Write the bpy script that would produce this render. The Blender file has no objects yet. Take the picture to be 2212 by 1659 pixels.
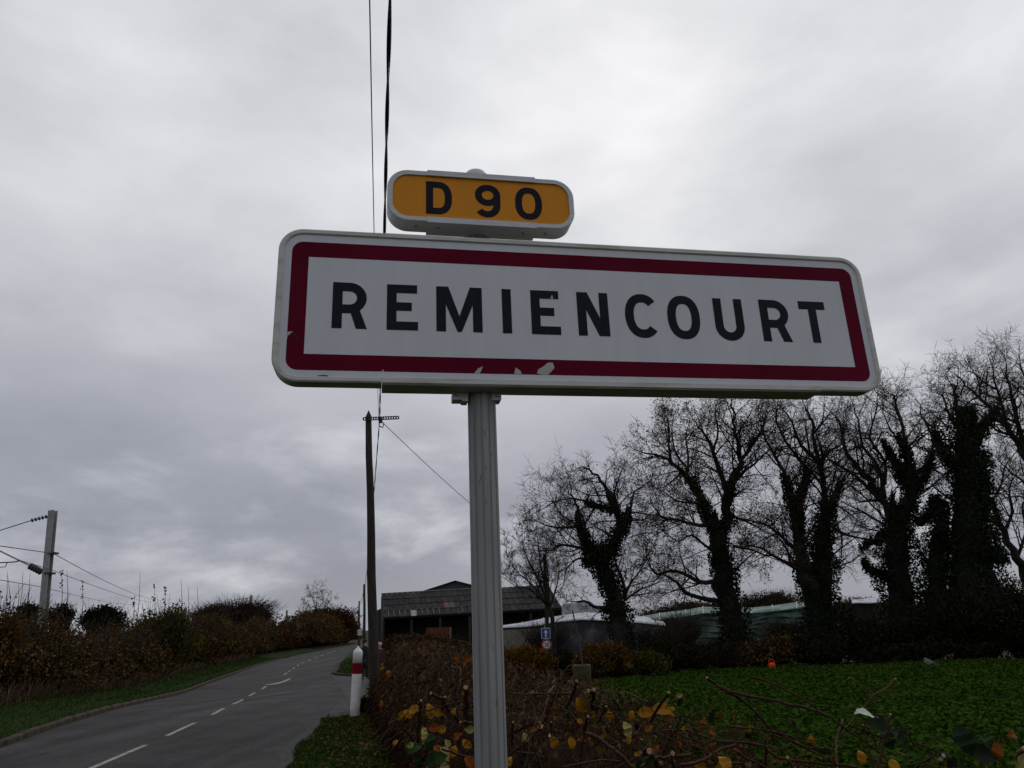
import bpy, bmesh, math, random
import numpy as np
from mathutils import Vector, Matrix, noise as mnoise

S = bpy.context.scene
COL = S.collection
RNG = np.random.default_rng(7)
random.seed(11)

# ------------------------------------------------------------------ camera
EYE = np.array([0.0, 0.0, 1.6])
FPX = 735.0                                   # focal length for a 1024 px wide picture
PITCH, ROLL = math.radians(18.43), math.radians(2.3)
FW = np.array([0, math.cos(PITCH), math.sin(PITCH)])
_u0 = np.array([0, -math.sin(PITCH), math.cos(PITCH)])
_r0 = np.array([1.0, 0, 0])
RT = math.cos(ROLL) * _r0 - math.sin(ROLL) * _u0
UP = math.cos(ROLL) * _u0 + math.sin(ROLL) * _r0
cam_d = bpy.data.cameras.new('camera')
cam_d.sensor_width = 36.0
cam_d.lens = FPX / 1024 * 36
cam_d.clip_start, cam_d.clip_end = 0.05, 9000
cam = bpy.data.objects.new('camera', cam_d)
COL.objects.link(cam)
cam.matrix_world = Matrix(((RT[0], UP[0], -FW[0], EYE[0]), (RT[1], UP[1], -FW[1], EYE[1]),
                           (RT[2], UP[2], -FW[2], EYE[2]), (0, 0, 0, 1)))
S.camera = cam

# ------------------------------------------------------------------ exposure, world, sun
S.view_settings.view_transform = 'Standard'
S.view_settings.look = 'None'
S.view_settings.exposure = 0.0
S.view_settings.gamma = 1.0
S.render.engine = 'CYCLES'
S.cycles.max_bounces = 6

SUN_EL, SUN_AZ = math.radians(37), math.radians(11.3)      # behind the cloud, ahead and a little right
SUN_DIR = Vector((math.sin(SUN_AZ) * math.cos(SUN_EL), math.cos(SUN_AZ) * math.cos(SUN_EL), math.sin(SUN_EL)))


def build_world():
    w = bpy.data.worlds.new('World')
    S.world = w
    w.use_nodes = True
    nt = w.node_tree
    nt.nodes.clear()
    N = lambda t, **k: _node(nt, t, **k)
    out = N('ShaderNodeOutputWorld')
    sky = N('ShaderNodeTexSky')
    sky.sky_type = 'NISHITA'
    sky.sun_disc = False
    sky.sun_elevation = SUN_EL
    sky.sun_rotation = SUN_AZ
    bg1 = N('ShaderNodeBackground')
    bg1.inputs['Strength'].default_value = 0.08
    nt.links.new(sky.outputs[0], bg1.inputs['Color'])
    tc = N('ShaderNodeTexCoord')
    nrm = N('ShaderNodeVectorMath', operation='NORMALIZE')
    nt.links.new(tc.outputs['Generated'], nrm.inputs[0])
    sep = N('ShaderNodeSeparateXYZ')
    nt.links.new(nrm.outputs[0], sep.inputs[0])
    M = lambda op, a, b=None, c=None: _math(nt, op, a, b, c)
    zc = M('MAXIMUM', sep.outputs['Z'], 0.0)
    den = M('ADD', zc, 0.26)
    comb = N('ShaderNodeCombineXYZ')
    nt.links.new(M('DIVIDE', sep.outputs['X'], den), comb.inputs[0])
    nt.links.new(M('DIVIDE', sep.outputs['Y'], den), comb.inputs[1])

    def nz(scale, detail, rough, dist, off, stretch=(1, 1, 1), rot=0.0, src=None, tilt=0.0):
        mp = N('ShaderNodeMapping')
        mp.inputs['Location'].default_value = off
        mp.inputs['Rotation'].default_value = (0, tilt, rot)
        mp.inputs['Scale'].default_value = stretch
        nt.links.new(src if src is not None else comb.outputs[0], mp.inputs[0])
        n = N('ShaderNodeTexNoise')
        n.inputs['Scale'].default_value = scale
        n.inputs['Detail'].default_value = detail
        n.inputs['Roughness'].default_value = rough
        n.inputs['Distortion'].default_value = dist
        nt.links.new(mp.outputs[0], n.inputs['Vector'])
        return n.outputs['Fac']

    def ramp(v, a, b, to0=0.0, to1=1.0, sm=True):
        r = N('ShaderNodeMapRange', interpolation_type='SMOOTHSTEP' if sm else 'LINEAR')
        r.inputs['From Min'].default_value = a
        r.inputs['From Max'].default_value = b
        r.inputs['To Min'].default_value = to0
        r.inputs['To Max'].default_value = to1
        nt.links.new(v, r.inputs['Value'])
        return r.outputs[0]
    D3 = nrm.outputs[0]
    n1 = nz(2.0, 4, 0.48, 0.15, (0.7, 0.3, 0.1), (0.85, 0.85, 2.3), 0.0, D3, 0.34)
    n2 = nz(4.4, 8, 0.55, 0.2, (1.3, 2.4, 0.6), (0.95, 0.95, 1.9), 0.0, D3, 0.30)
    n3 = nz(0.42, 2, 0.5, 0.2, (1.2, 5.0, 0))
    # even overcast with a heavier bank of cloud lying low ahead and to the left
    bank = M('MULTIPLY', ramp(sep.outputs['Z'], 0.66, 0.06), ramp(M('SUBTRACT', sep.outputs['Y'], M('MULTIPLY', sep.outputs['X'], 0.45)), -0.35, 0.75))
    dt = N('ShaderNodeVectorMath', operation='DOT_PRODUCT')
    dt.inputs[1].default_value = SUN_DIR
    nt.links.new(nrm.outputs[0], dt.inputs[0])
    dp = M('MAXIMUM', dt.outputs['Value'], 0.0)
    glow = M('ADD', M('MULTIPLY', M('POWER', dp, 8.0), 0.13), M('MULTIPLY', M('POWER', dp, 90.0), 0.17))
    a1 = M('MULTIPLY', M('SUBTRACT', n1, 0.5), 0.62)
    a2 = M('MULTIPLY', M('SUBTRACT', n2, 0.5), 0.58)
    a3 = M('MULTIPLY', M('SUBTRACT', n3, 0.5), 0.40)
    tex = M('ADD', 1.0, M('ADD', M('ADD', a1, a2), a3))
    # brighter on the side of the hidden sun, duller behind
    side = ramp(M('ADD', sep.outputs['Y'], M('MULTIPLY', sep.outputs['X'], 0.2)), -0.45, 0.62, 0.40, 0.70)
    lum = M('MULTIPLY', M('ADD', M('SUBTRACT', side, M('MULTIPLY', bank, 0.41)), glow), tex)
    # thin breaks near the horizon where brighter cloud shows through
    brk = ramp(nz(3.6, 8, 0.57, 0.25, (4.1, 1.9, 2.3), (0.85, 0.85, 1.9), 0.0, D3, 0.2), 0.46, 0.74)
    low = ramp(sep.outputs['Z'], 0.46, 0.14, sm=True)
    lum = M('ADD', lum, M('MULTIPLY', M('MULTIPLY', brk, low), 0.36))
    rp = N('ShaderNodeValToRGB')
    e = rp.color_ramp.elements
    e[0].position = 0.0
    e[0].color = (0.02, 0.021, 0.03, 1)
    e[1].position = 1.0
    e[1].color = (0.97, 0.97, 1.0, 1)
    for p, c in ((0.2, (0.184, 0.192, 0.232, 1)), (0.35, (0.336, 0.348, 0.398, 1)), (0.6, (0.588, 0.602, 0.640, 1))):
        q = e.new(p)
        q.color = c
    nt.links.new(lum, rp.inputs['Fac'])
    bg2 = N('ShaderNodeBackground')
    nt.links.new(rp.outputs[0], bg2.inputs['Color'])
    mix = N('ShaderNodeMixShader')
    mix.inputs[0].default_value = 0.97
    nt.links.new(bg1.outputs[0], mix.inputs[1])
    nt.links.new(bg2.outputs[0], mix.inputs[2])
    nt.links.new(mix.outputs[0], out.inputs['Surface'])


def _node(nt, t, **k):
    n = nt.nodes.new(t)
    for a, b in k.items():
        setattr(n, a, b)
    return n


def _math(nt, op, a, b=None, c=None):
    n = nt.nodes.new('ShaderNodeMath')
    n.operation = op
    for i, v in enumerate((a, b, c)):
        if v is None:
            continue
        if isinstance(v, (int, float)):
            n.inputs[i].default_value = v
        else:
            nt.links.new(v, n.inputs[i])
    return n.outputs[0]


build_world()
sun_d = bpy.data.lights.new('sun', 'SUN')
sun_d.energy = 0.5
sun_d.angle = math.radians(25)
sun_d.color = (1.0, 0.97, 0.93)
sun = bpy.data.objects.new('sun', sun_d)
COL.objects.link(sun)
sun.rotation_euler = (-SUN_DIR).to_track_quat('-Z', 'Y').to_euler()
sun.location = (0, 0, 60)

# ------------------------------------------------------------------ survey helpers
K = 1024 / 2212


def sight(x, y, dist):
    """World point in the direction of picture point (x, y) (2212 px wide print), dist metres ahead."""
    v = RT * (x * K - 512) / FPX - UP * (y * K - 384) / FPX + FW
    return EYE + v * dist / v[1]


def smooth(t):
    t = min(1.0, max(0.0, t))
    return t * t * (3 - 2 * t)


KERB = [(-60, -6.0), (0, -7.2), (8, -8.2), (13.7, -8.94), (16.2, -9.68), (22.6, -11.2), (37.2, -15.0), (62, -20.9), (93, -27.0),
        (136, -33.2), (187, -40.0), (260, -47.0), (400, -52.0)]
CENT = [(-60, -3.0), (0, -4.6), (8, -5.55), (11.4, -5.99), (14.45, -6.45), (18.1, -7.1), (22.6, -8.1), (29.1, -9.9), (37.2, -11.9), (44, -13.4),
        (62, -17.6), (83, -21.5), (110, -26.4), (136, -30.2), (187, -37.0), (260, -44.0), (400, -49.0)]
RIGHT = [(-60, 0.0), (0, -2.0), (8, -2.75), (10.6, -3.06), (12.7, -3.53), (14.7, -3.77), (16.1, -4.1), (22.6, -5.0), (37.2, -8.9),
         (45.5, -10.8), (62, -14.4), (93, -20.6), (136, -27.2), (187, -34.0), (260, -41.0), (400, -46.0)]


def lin(tab, y):
    return float(np.interp(y, [a for a, b in tab], [b for a, b in tab]))


def kerbx(y): return lin(KERB, y)


def dip(y): return -0.35 * smooth((y - 18) / 16)


def ground_z(x, y):
    z = dip(y)
    s = kerbx(y) - x
    if s > 0.6:
        z += 0.32 * smooth((s - 0.6) / 3.2) + 2.5 * smooth((s - 4.5) / 14) + 1.0 * smooth((s - 20) / 50)
    return z


# ------------------------------------------------------------------ mesh helpers
class MB:
    def __init__(self):
        self.v, self.f = [], []

    def add(self, vs, fs):
        o = len(self.v)
        self.v.extend([tuple(map(float, p)) for p in vs])
        self.f.extend([tuple(i + o for i in f) for f in fs])
        return self

    def box(self, c, s, rot=None, taper=1.0):
        vs = []
        for sx, sy, sz in ((-1, -1, -1), (1, -1, -1), (1, 1, -1), (-1, 1, -1), (-1, -1, 1), (1, -1, 1), (1, 1, 1), (-1, 1, 1)):
            k = taper if sz > 0 else 1.0
            p = Vector((sx * s[0] / 2 * k, sy * s[1] / 2 * k, sz * s[2] / 2))
            if rot is not None:
                p = rot @ p
            vs.append(p + Vector(c))
        return self.add(vs, [(0, 3, 2, 1), (4, 5, 6, 7), (0, 1, 5, 4), (1, 2, 6, 5), (2, 3, 7, 6), (3, 0, 4, 7)])

    def tube(self, pts, rad, n=6, cap=True, twist=0.0):
        pts = [Vector(p) for p in pts]
        m = len(pts)
        if not hasattr(rad, '__len__'):
            rad = [rad] * m
        o = len(self.v)
        ref = None
        for i, p in enumerate(pts):
            t = pts[min(i + 1, m - 1)] - pts[max(i - 1, 0)]
            if t.length < 1e-9:
                t = Vector((0, 0, 1))
            t.normalize()
            if ref is None:
                ref = t.orthogonal().normalized()
            ref = (ref - t * ref.dot(t))
            ref = ref.normalized() if ref.length > 1e-6 else t.orthogonal().normalized()
            b = t.cross(ref)
            for k in range(n):
                a = 2 * math.pi * k / n + twist * i
                q = p + (ref * math.cos(a) + b * math.sin(a)) * rad[i]
                self.v.append((q.x, q.y, q.z))
        for i in range(m - 1):
            for k in range(n):
                a, b2 = o + i * n + k, o + i * n + (k + 1) % n
                self.f.append((a, b2, b2 + n, a + n))
        if cap:
            self.f.append(tuple(o + k for k in reversed(range(n))))
            self.f.append(tuple(o + (m - 1) * n + k for k in range(n)))
        return self

    def lathe(self, prof, n=24, base=(0, 0, 0), axis=None, cap=True):
        """prof: list of (radius, height)."""
        o = len(self.v)
        rot = axis if axis is not None else Matrix.Identity(3)
        for r, h in prof:
            for k in range(n):
                a = 2 * math.pi * k / n
                p = rot @ Vector((r * math.cos(a), r * math.sin(a), h)) + Vector(base)
                self.v.append(tuple(p))
        m = len(prof)
        for i in range(m - 1):
            for k in range(n):
                a, b = o + i * n + k, o + i * n + (k + 1) % n
                self.f.append((a, b, b + n, a + n))
        if cap:
            self.f.append(tuple(o + k for k in reversed(range(n))))
            self.f.append(tuple(o + (m - 1) * n + k for k in range(n)))
        return self

    def ring_prism(self, outer, inner, z0, z1):
        """Ring between two closed outlines with the same point count (2-D), extruded along local z."""
        n = len(outer)
        vs = [(x, y, z) for z in (z0, z1) for (x, y) in outer] + [(x, y, z) for z in (z0, z1) for (x, y) in inner]
        fs = []
        for i in range(n):
            j = (i + 1) % n
            fs += [(i, j, n + j, n + i), (2 * n + j, 2 * n + i, 3 * n + i, 3 * n + j),
                   (n + i, n + j, 3 * n + j, 3 * n + i), (j, i, 2 * n + i, 2 * n + j)]
        return self.add(vs, fs)

    def prism(self, outline, z0, z1):
        n = len(outline)
        vs = [(x, y, z0) for x, y in outline] + [(x, y, z1) for x, y in outline]
        fs = [tuple(reversed(range(n))), tuple(range(n, 2 * n))]
        fs += [(i, (i + 1) % n, n + (i + 1) % n, n + i) for i in range(n)]
        return self.add(vs, fs)

    def mesh(self, name='mesh'):
        me = bpy.data.meshes.new(name)
        me.from_pydata(self.v, [], self.f)
        me.update()
        return me


def link(name, me, m=None, parent=None, smooth_shade=False):
    o = bpy.data.objects.new(name, me)
    COL.objects.link(o)
    if m is not None and me is not None and not me.materials:
        for q in (m if isinstance(m, (list, tuple)) else [m]):
            me.materials.append(q)
    if parent is not None:
        o.parent = parent
        o.matrix_parent_inverse = Matrix.Identity(4)
    if smooth_shade and me is not None:
        me.polygons.foreach_set('use_smooth', [True] * len(me.polygons))
    return o


def tag(o, label=None, cat=None, group=None, kind=None):
    if label:
        o['label'] = label
    if cat:
        o['category'] = cat
    if group:
        o['group'] = group
    if kind:
        o['kind'] = kind
    return o


def empty(name, loc=(0, 0, 0), label=None, cat=None, group=None, kind=None):
    o = bpy.data.objects.new(name, None)
    o.empty_display_size = 0.2
    o.location = loc
    COL.objects.link(o)
    return tag(o, label, cat, group, kind)


def world_child(o, parent):
    """Parent o (built in world coordinates) under an Empty standing at its base (no rotation)."""
    o.parent = parent
    o.matrix_parent_inverse = Matrix.Translation(-parent.location)
    return o


def np_mesh(name, V, F):
    """V (n,3), F (m,k) arrays to a mesh, all faces with k corners."""
    me = bpy.data.meshes.new(name)
    m, k = F.shape
    me.vertices.add(len(V))
    me.vertices.foreach_set('co', V.astype(np.float32).ravel())
    me.loops.add(m * k)
    me.loops.foreach_set('vertex_index', F.astype(np.int32).ravel())
    me.polygons.add(m)
    me.polygons.foreach_set('loop_start', np.arange(0, m * k, k, dtype=np.int32))
    me.update(calc_edges=True)
    me.validate()
    return me


def unit(a):
    return a / np.maximum(np.linalg.norm(a, axis=-1, keepdims=True), 1e-9)


def leaf_arrays(P, size, aspect=0.6, rng=RNG, flat=0.0, fold=0.25):
    """Folded diamond leaves at points P. flat pulls the leaf planes towards horizontal."""
    n = len(P)
    d = unit(rng.normal(size=(n, 3)))
    nr = unit(rng.normal(size=(n, 3)) + np.array([0, 0, flat * 3]))
    d = unit(d - nr * np.sum(d * nr, axis=1, keepdims=True))
    s = np.cross(nr, d)
    L = np.broadcast_to(np.asarray(size, float), (n,))[:, None]
    W = L * aspect * 0.5
    a = P - d * L * 0.5
    c = P + d * L * 0.5
    m = P - d * L * 0.06
    b = m + s * W + nr * W * fold
    e = m - s * W + nr * W * fold
    V = np.stack([a, b, c, e], axis=1).reshape(-1, 3)
    i = np.arange(n)[:, None] * 4
    F = np.concatenate([i + np.array([[0, 1, 2]]), i + np.array([[0, 2, 3]])], axis=0)
    return V, F


def twig_arrays(P0, P1, P2, r0, r2):
    """Three-sided two-segment twigs."""
    n = len(P0)
    ax = unit(P2 - P0)
    ref = unit(np.cross(ax, unit(RNG.normal(size=(n, 3)))))
    bi = np.cross(ax, ref)
    r0 = np.broadcast_to(np.asarray(r0, float), (n,))[:, None]
    r2 = np.broadcast_to(np.asarray(r2, float), (n,))[:, None]
    rows = []
    for P, r in ((P0, r0), (P1, (r0 + r2) / 2), (P2, r2)):
        for k in range(3):
            a = 2 * math.pi * k / 3
            rows.append(P + (ref * math.cos(a) + bi * math.sin(a)) * r)
    V = np.stack(rows, axis=1).reshape(-1, 3)
    i = np.arange(n)[:, None] * 9
    F = []
    for sgm in (0, 3):
        for k in range(3):
            j = (k + 1) % 3
            F.append(i + np.array([[sgm + k, sgm + j, sgm + 3 + j]]))
            F.append(i + np.array([[sgm + k, sgm + 3 + j, sgm + 3 + k]]))
    F.append(i + np.array([[6, 7, 8]]))
    return V, np.concatenate(F, axis=0)


# ------------------------------------------------------------------ materials
def mat(name, col, rough=0.7, col2=None, scale=6.0, detail=4.0, contrast=(0.35, 0.65), metal=0.0, bump=0.0, bscale=60.0, spec=0.4,
        stretch=None, col3=None):
    m = bpy.data.materials.new(name)
    m.use_nodes = True
    nt = m.node_tree
    b = nt.nodes['Principled BSDF']
    b.inputs['Base Color'].default_value = (*col, 1)
    b.inputs['Roughness'].default_value = rough
    b.inputs['Metallic'].default_value = metal
    b.inputs['Specular IOR Level'].default_value = spec
    tc = nt.nodes.new('ShaderNodeTexCoord')
    vec = tc.outputs['Object']
    if stretch:
        mp = nt.nodes.new('ShaderNodeMapping')
        mp.inputs['Scale'].default_value = stretch
        nt.links.new(vec, mp.inputs[0])
        vec = mp.outputs[0]
    if col2 is not None:
        n = nt.nodes.new('ShaderNodeTexNoise')
        n.inputs['Scale'].default_value = scale
        n.inputs['Detail'].default_value = detail
        n.inputs['Roughness'].default_value = 0.6
        nt.links.new(vec, n.inputs['Vector'])
        r = nt.nodes.new('ShaderNodeValToRGB')
        e = r.color_ramp.elements
        e[0].position, e[1].position = contrast
        e[0].color, e[1].color = (*col, 1), (*col2, 1)
        if col3 is not None:
            q = e.new(min(1.0, contrast[1] + 0.1))
            q.color = (*col3, 1)
        nt.links.new(n.outputs['Fac'], r.inputs['Fac'])
        nt.links.new(r.outputs[0], b.inputs['Base Color'])
    if bump:
        n2 = nt.nodes.new('ShaderNodeTexNoise')
        n2.inputs['Scale'].default_value = bscale
        n2.inputs['Detail'].default_value = 3
        nt.links.new(vec, n2.inputs['Vector'])
        bp = nt.nodes.new('ShaderNodeBump')
        bp.inputs['Strength'].default_value = bump
        bp.inputs['Distance'].default_value = 0.02
        nt.links.new(n2.outputs['Fac'], bp.inputs['Height'])
        nt.links.new(bp.outputs[0], b.inputs['Normal'])
    return m


def mat_island(name, stops, rough=0.65, spec=0.02, trans=0.0):
    """Each leaf or twig takes its own colour from the list."""
    m = bpy.data.materials.new(name)
    m.use_nodes = True
    nt = m.node_tree
    b = nt.nodes['Principled BSDF']
    b.inputs['Roughness'].default_value = rough
    b.inputs['Specular IOR Level'].default_value = spec
    g = nt.nodes.new('ShaderNodeNewGeometry')
    r = nt.nodes.new('ShaderNodeValToRGB')
    r.color_ramp.interpolation = 'LINEAR'
    e = r.color_ramp.elements
    n = len(stops)
    e[0].position, e[0].color = 0.0, (*stops[0], 1)
    e[1].position, e[1].color = 1.0, (*stops[-1], 1)
    for i in range(1, n - 1):
        q = e.new(i / (n - 1))
        q.color = (*stops[i], 1)
    nt.links.new(g.outputs['Random Per Island'], r.inputs['Fac'])
    nt.links.new(r.outputs[0], b.inputs['Base Color'])
    if trans:
        t = nt.nodes.new('ShaderNodeBsdfTranslucent')
        nt.links.new(r.outputs[0], t.inputs['Color'])
        mx = nt.nodes.new('ShaderNodeMixShader')
        mx.inputs[0].default_value = trans
        nt.links.new(b.outputs[0], mx.inputs[1])
        nt.links.new(t.outputs[0], mx.inputs[2])
        nt.links.new(mx.outputs[0], nt.nodes['Material Output'].inputs['Surface'])
    return m


M = {}
M['earth'] = mat('earth', (0.03, 0.026, 0.016), 0.95, (0.05, 0.055, 0.022), 0.35, 6, bump=0.5, bscale=9, spec=0.05)
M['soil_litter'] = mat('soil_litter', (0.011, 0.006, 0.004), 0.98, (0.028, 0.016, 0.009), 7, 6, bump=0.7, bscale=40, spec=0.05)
M['verge'] = mat('verge_turf', (0.010, 0.020, 0.003), 0.98, (0.020, 0.040, 0.005), 3.2, 6, col3=(0.045, 0.035, 0.015), bump=0.6, bscale=60, spec=0.05)
M['asphalt'] = mat('asphalt', (0.034, 0.032, 0.032), 0.85, (0.054, 0.051, 0.051), 0.7, 9, contrast=(0.38, 0.66), bump=0.35, bscale=220, spec=0.12)
def asphalt_detail(m):
    nt = m.node_tree
    b = nt.nodes['Principled BSDF']
    src = b.inputs['Base Color'].links[0].from_socket
    tc = nt.nodes.new('ShaderNodeTexCoord')
    mp = nt.nodes.new('ShaderNodeMapping')
    mp.inputs['Rotation'].default_value = (0, 0, -0.22)
    mp.inputs['Scale'].default_value = (1.5, 0.06, 1)
    nt.links.new(tc.outputs['Object'], mp.inputs[0])
    n = nt.nodes.new('ShaderNodeTexNoise')
    n.inputs['Scale'].default_value = 1.0
    n.inputs['Detail'].default_value = 5
    nt.links.new(mp.outputs[0], n.inputs['Vector'])
    r = nt.nodes.new('ShaderNodeMapRange')
    r.inputs['From Min'].default_value = 0.35
    r.inputs['From Max'].default_value = 0.68
    r.inputs['To Min'].default_value = 0.72
    r.inputs['To Max'].default_value = 1.28
    nt.links.new(n.outputs['Fac'], r.inputs['Value'])
    g = nt.nodes.new('ShaderNodeTexNoise')
    g.inputs['Scale'].default_value = 26.0
    g.inputs['Detail'].default_value = 6
    nt.links.new(tc.outputs['Object'], g.inputs['Vector'])
    r2 = nt.nodes.new('ShaderNodeMapRange')
    r2.inputs['From Min'].default_value = 0.3
    r2.inputs['From Max'].default_value = 0.7
    r2.inputs['To Min'].default_value = 0.7
    r2.inputs['To Max'].default_value = 1.3
    nt.links.new(g.outputs['Fac'], r2.inputs['Value'])
    # fine cracks
    nd = nt.nodes.new('ShaderNodeTexNoise')
    nd.inputs['Scale'].default_value = 1.3
    nd.inputs['Detail'].default_value = 4
    nt.links.new(tc.outputs['Object'], nd.inputs['Vector'])
    ad = nt.nodes.new('ShaderNodeVectorMath')
    ad.operation = 'ADD'
    nt.links.new(tc.outputs['Object'], ad.inputs[0])
    nt.links.new(nd.outputs['Color'], ad.inputs[1])
    vo = nt.nodes.new('ShaderNodeTexVoronoi')
    vo.feature = 'DISTANCE_TO_EDGE'
    vo.inputs['Scale'].default_value = 0.34
    nt.links.new(ad.outputs[0], vo.inputs['Vector'])
    r3 = nt.nodes.new('ShaderNodeMapRange')
    r3.inputs['From Min'].default_value = 0.002
    r3.inputs['From Max'].default_value = 0.007
    r3.inputs['To Min'].default_value = 0.55
    r3.inputs['To Max'].default_value = 1.0
    nt.links.new(vo.outputs['Distance'], r3.inputs['Value'])
    k = _math(nt, 'MULTIPLY', _math(nt, 'MULTIPLY', r.outputs[0], r2.outputs[0]), r3.outputs[0])
    vm = nt.nodes.new('ShaderNodeVectorMath')
    vm.operation = 'SCALE'
    nt.links.new(src, vm.inputs[0])
    nt.links.new(k, vm.inputs['Scale'])
    nt.links.new(vm.outputs[0], b.inputs['Base Color'])


asphalt_detail(M['asphalt'])
M['asphalt2'] = mat('asphalt_worn', (0.042, 0.041, 0.043), 0.85, (0.066, 0.062, 0.060), 1.2, 9, bump=0.4, bscale=200, spec=0.12)
M['gravel'] = mat('worn_margin', (0.060, 0.057, 0.054), 0.95, (0.10, 0.094, 0.088), 12, 9, bump=0.6, bscale=120, spec=0.05)
M['paint'] = mat('road_paint', (0.34, 0.33, 0.295), 0.85, (0.10, 0.095, 0.09), 14, 8, contrast=(0.46, 0.68), spec=0.1)
M['kerb'] = mat('kerb_concrete', (0.040, 0.031, 0.024), 0.98, (0.085, 0.068, 0.054), 5, 7, spec=0.05, bump=0.4, bscale=70)
M['crop_soil'] = mat('crop_soil', (0.012, 0.022, 0.002), 0.98, (0.022, 0.036, 0.004), 4, 4, spec=0.02)
M['alu'] = mat('sign_aluminium', (0.52, 0.525, 0.53), 0.5, (0.62, 0.625, 0.63), 14, 6, metal=0.2, spec=0.5, bump=0.03, bscale=40, stretch=(1, 6, 6))
M['alu_dirty'] = mat('rail_aluminium', (0.58, 0.57, 0.53), 0.55, (0.36, 0.345, 0.30), 6, 8, contrast=(0.45, 0.75), metal=0.2, stretch=(1, 5, 5))
M['post'] = mat('post_aluminium', (0.24, 0.245, 0.24), 0.6, (0.34, 0.345, 0.34), 3.5, 6, metal=0.15, spec=0.25, stretch=(8, 8, 0.6))
M['black'] = mat('sign_black', (0.010, 0.010, 0.016), 0.5, (0.015, 0.015, 0.024), 30, 3, spec=0.12)
M['red'] = mat('sign_red', (0.105, 0.003, 0.016), 0.5, (0.138, 0.004, 0.021), 3, 6, spec=0.05)
M['chip'] = mat('bare_backing', (0.50, 0.50, 0.49), 0.7, (0.42, 0.42, 0.40), 30, 4)
M['grime'] = mat('grime', (0.03, 0.027, 0.022), 0.9)
M['screw'] = mat('screw_steel', (0.35, 0.35, 0.36), 0.4, metal=0.7)
M['pole_wood'] = mat('pole_wood', (0.022, 0.017, 0.013), 0.95, (0.052, 0.042, 0.033), 5, 7, bump=0.6, bscale=30, stretch=(7, 7, 0.5))
M['galv'] = mat('galvanised', (0.30, 0.31, 0.32), 0.5, (0.4, 0.4, 0.41), 6, 4, metal=0.4)
M['darkmetal'] = mat('dark_metal', (0.04, 0.04, 0.042), 0.6)
M['cable'] = mat('cable_sheath', (0.012, 0.012, 0.022), 0.5)
M['glass_ins'] = mat('insulator', (0.06, 0.09, 0.085), 0.25)
M['mast'] = mat('mast_steel', (0.26, 0.26, 0.255), 0.75, (0.34, 0.34, 0.33), 3, 5)
M['white_plastic'] = mat('bollard_white', (0.80, 0.79, 0.76), 0.6, (0.60, 0.58, 0.54), 5, 8, contrast=(0.5, 0.8), spec=0.2)
def mud_splash(m, z0, z1, col):
    nt = m.node_tree
    b = nt.nodes['Principled BSDF']
    src = b.inputs['Base Color'].links[0].from_socket
    tc = nt.nodes.new('ShaderNodeTexCoord')
    sp = nt.nodes.new('ShaderNodeSeparateXYZ')
    nt.links.new(tc.outputs['Object'], sp.inputs[0])
    n = nt.nodes.new('ShaderNodeTexNoise')
    n.inputs['Scale'].default_value = 9.0
    n.inputs['Detail'].default_value = 8
    nt.links.new(tc.outputs['Object'], n.inputs['Vector'])
    h = _math(nt, 'ADD', sp.outputs['Z'], _math(nt, 'MULTIPLY', _math(nt, 'SUBTRACT', n.outputs['Fac'], 0.5), 0.7))
    r = nt.nodes.new('ShaderNodeMapRange')
    r.inputs['From Min'].default_value = z1
    r.inputs['From Max'].default_value = z0
    nt.links.new(h, r.inputs['Value'])
    mx = nt.nodes.new('ShaderNodeMix')
    mx.data_type = 'RGBA'
    nt.links.new(r.outputs[0], mx.inputs[0])
    nt.links.new(src, mx.inputs[6])
    mx.inputs[7].default_value = (*col, 1)
    nt.links.new(mx.outputs[2], b.inputs['Base Color'])


mud_splash(M['white_plastic'], -0.15, 0.32, (0.20, 0.18, 0.14))
M['red_plastic'] = mat('bollard_red', (0.16, 0.004, 0.012), 0.6, (0.20, 0.007, 0.016), 8, 4, spec=0.05)
M['sign_blue'] = mat('sign_blue', (0.02, 0.07, 0.32), 0.45)
M['sign_white'] = mat('sign_white', (0.72, 0.72, 0.72), 0.5)
M['sign_ring'] = mat('sign_ring_red', (0.36, 0.012, 0.02), 0.45)
M['bark'] = mat('bark', (0.014, 0.012, 0.010), 0.95, (0.032, 0.027, 0.022), 4, 6, bump=0.7, bscale=14, stretch=(3, 3, 1))
M['twig_grey'] = mat_island('bare_twig', [(0.018, 0.014, 0.012), (0.034, 0.025, 0.020), (0.055, 0.041, 0.033)], 0.9)
M['ivy'] = mat_island('ivy_leaf', [(0.008, 0.013, 0.005), (0.012, 0.020, 0.006), (0.018, 0.029, 0.009)], 0.6, 0.1)
M['ivy_core'] = mat('ivy_stem_mass', (0.008, 0.010, 0.006), 0.95, (0.014, 0.016, 0.008), 3, 4)
M['deadleaf'] = mat_island('withered_leaf', [(0.045, 0.026, 0.016), (0.080, 0.046, 0.026), (0.115, 0.065, 0.035), (0.06, 0.038, 0.024)], 0.8, trans=0.2)
M['thicket'] = mat_island('thicket_leaf', [(0.013, 0.011, 0.007), (0.022, 0.018, 0.010), (0.018, 0.026, 0.010), (0.035, 0.022, 0.010)], 0.8)
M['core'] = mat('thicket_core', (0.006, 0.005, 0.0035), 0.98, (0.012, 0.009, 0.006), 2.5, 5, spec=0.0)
M['brown_leaf'] = mat_island('brown_leaf', [(0.030, 0.017, 0.008), (0.070, 0.035, 0.013), (0.105, 0.055, 0.020), (0.036, 0.032, 0.010), (0.15, 0.10, 0.055)], 0.8)
M['rust_leaf'] = mat_island('rust_leaf', [(0.030, 0.012, 0.006), (0.060, 0.022, 0.008), (0.045, 0.021, 0.009), (0.095, 0.038, 0.010)], 0.75)
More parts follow.
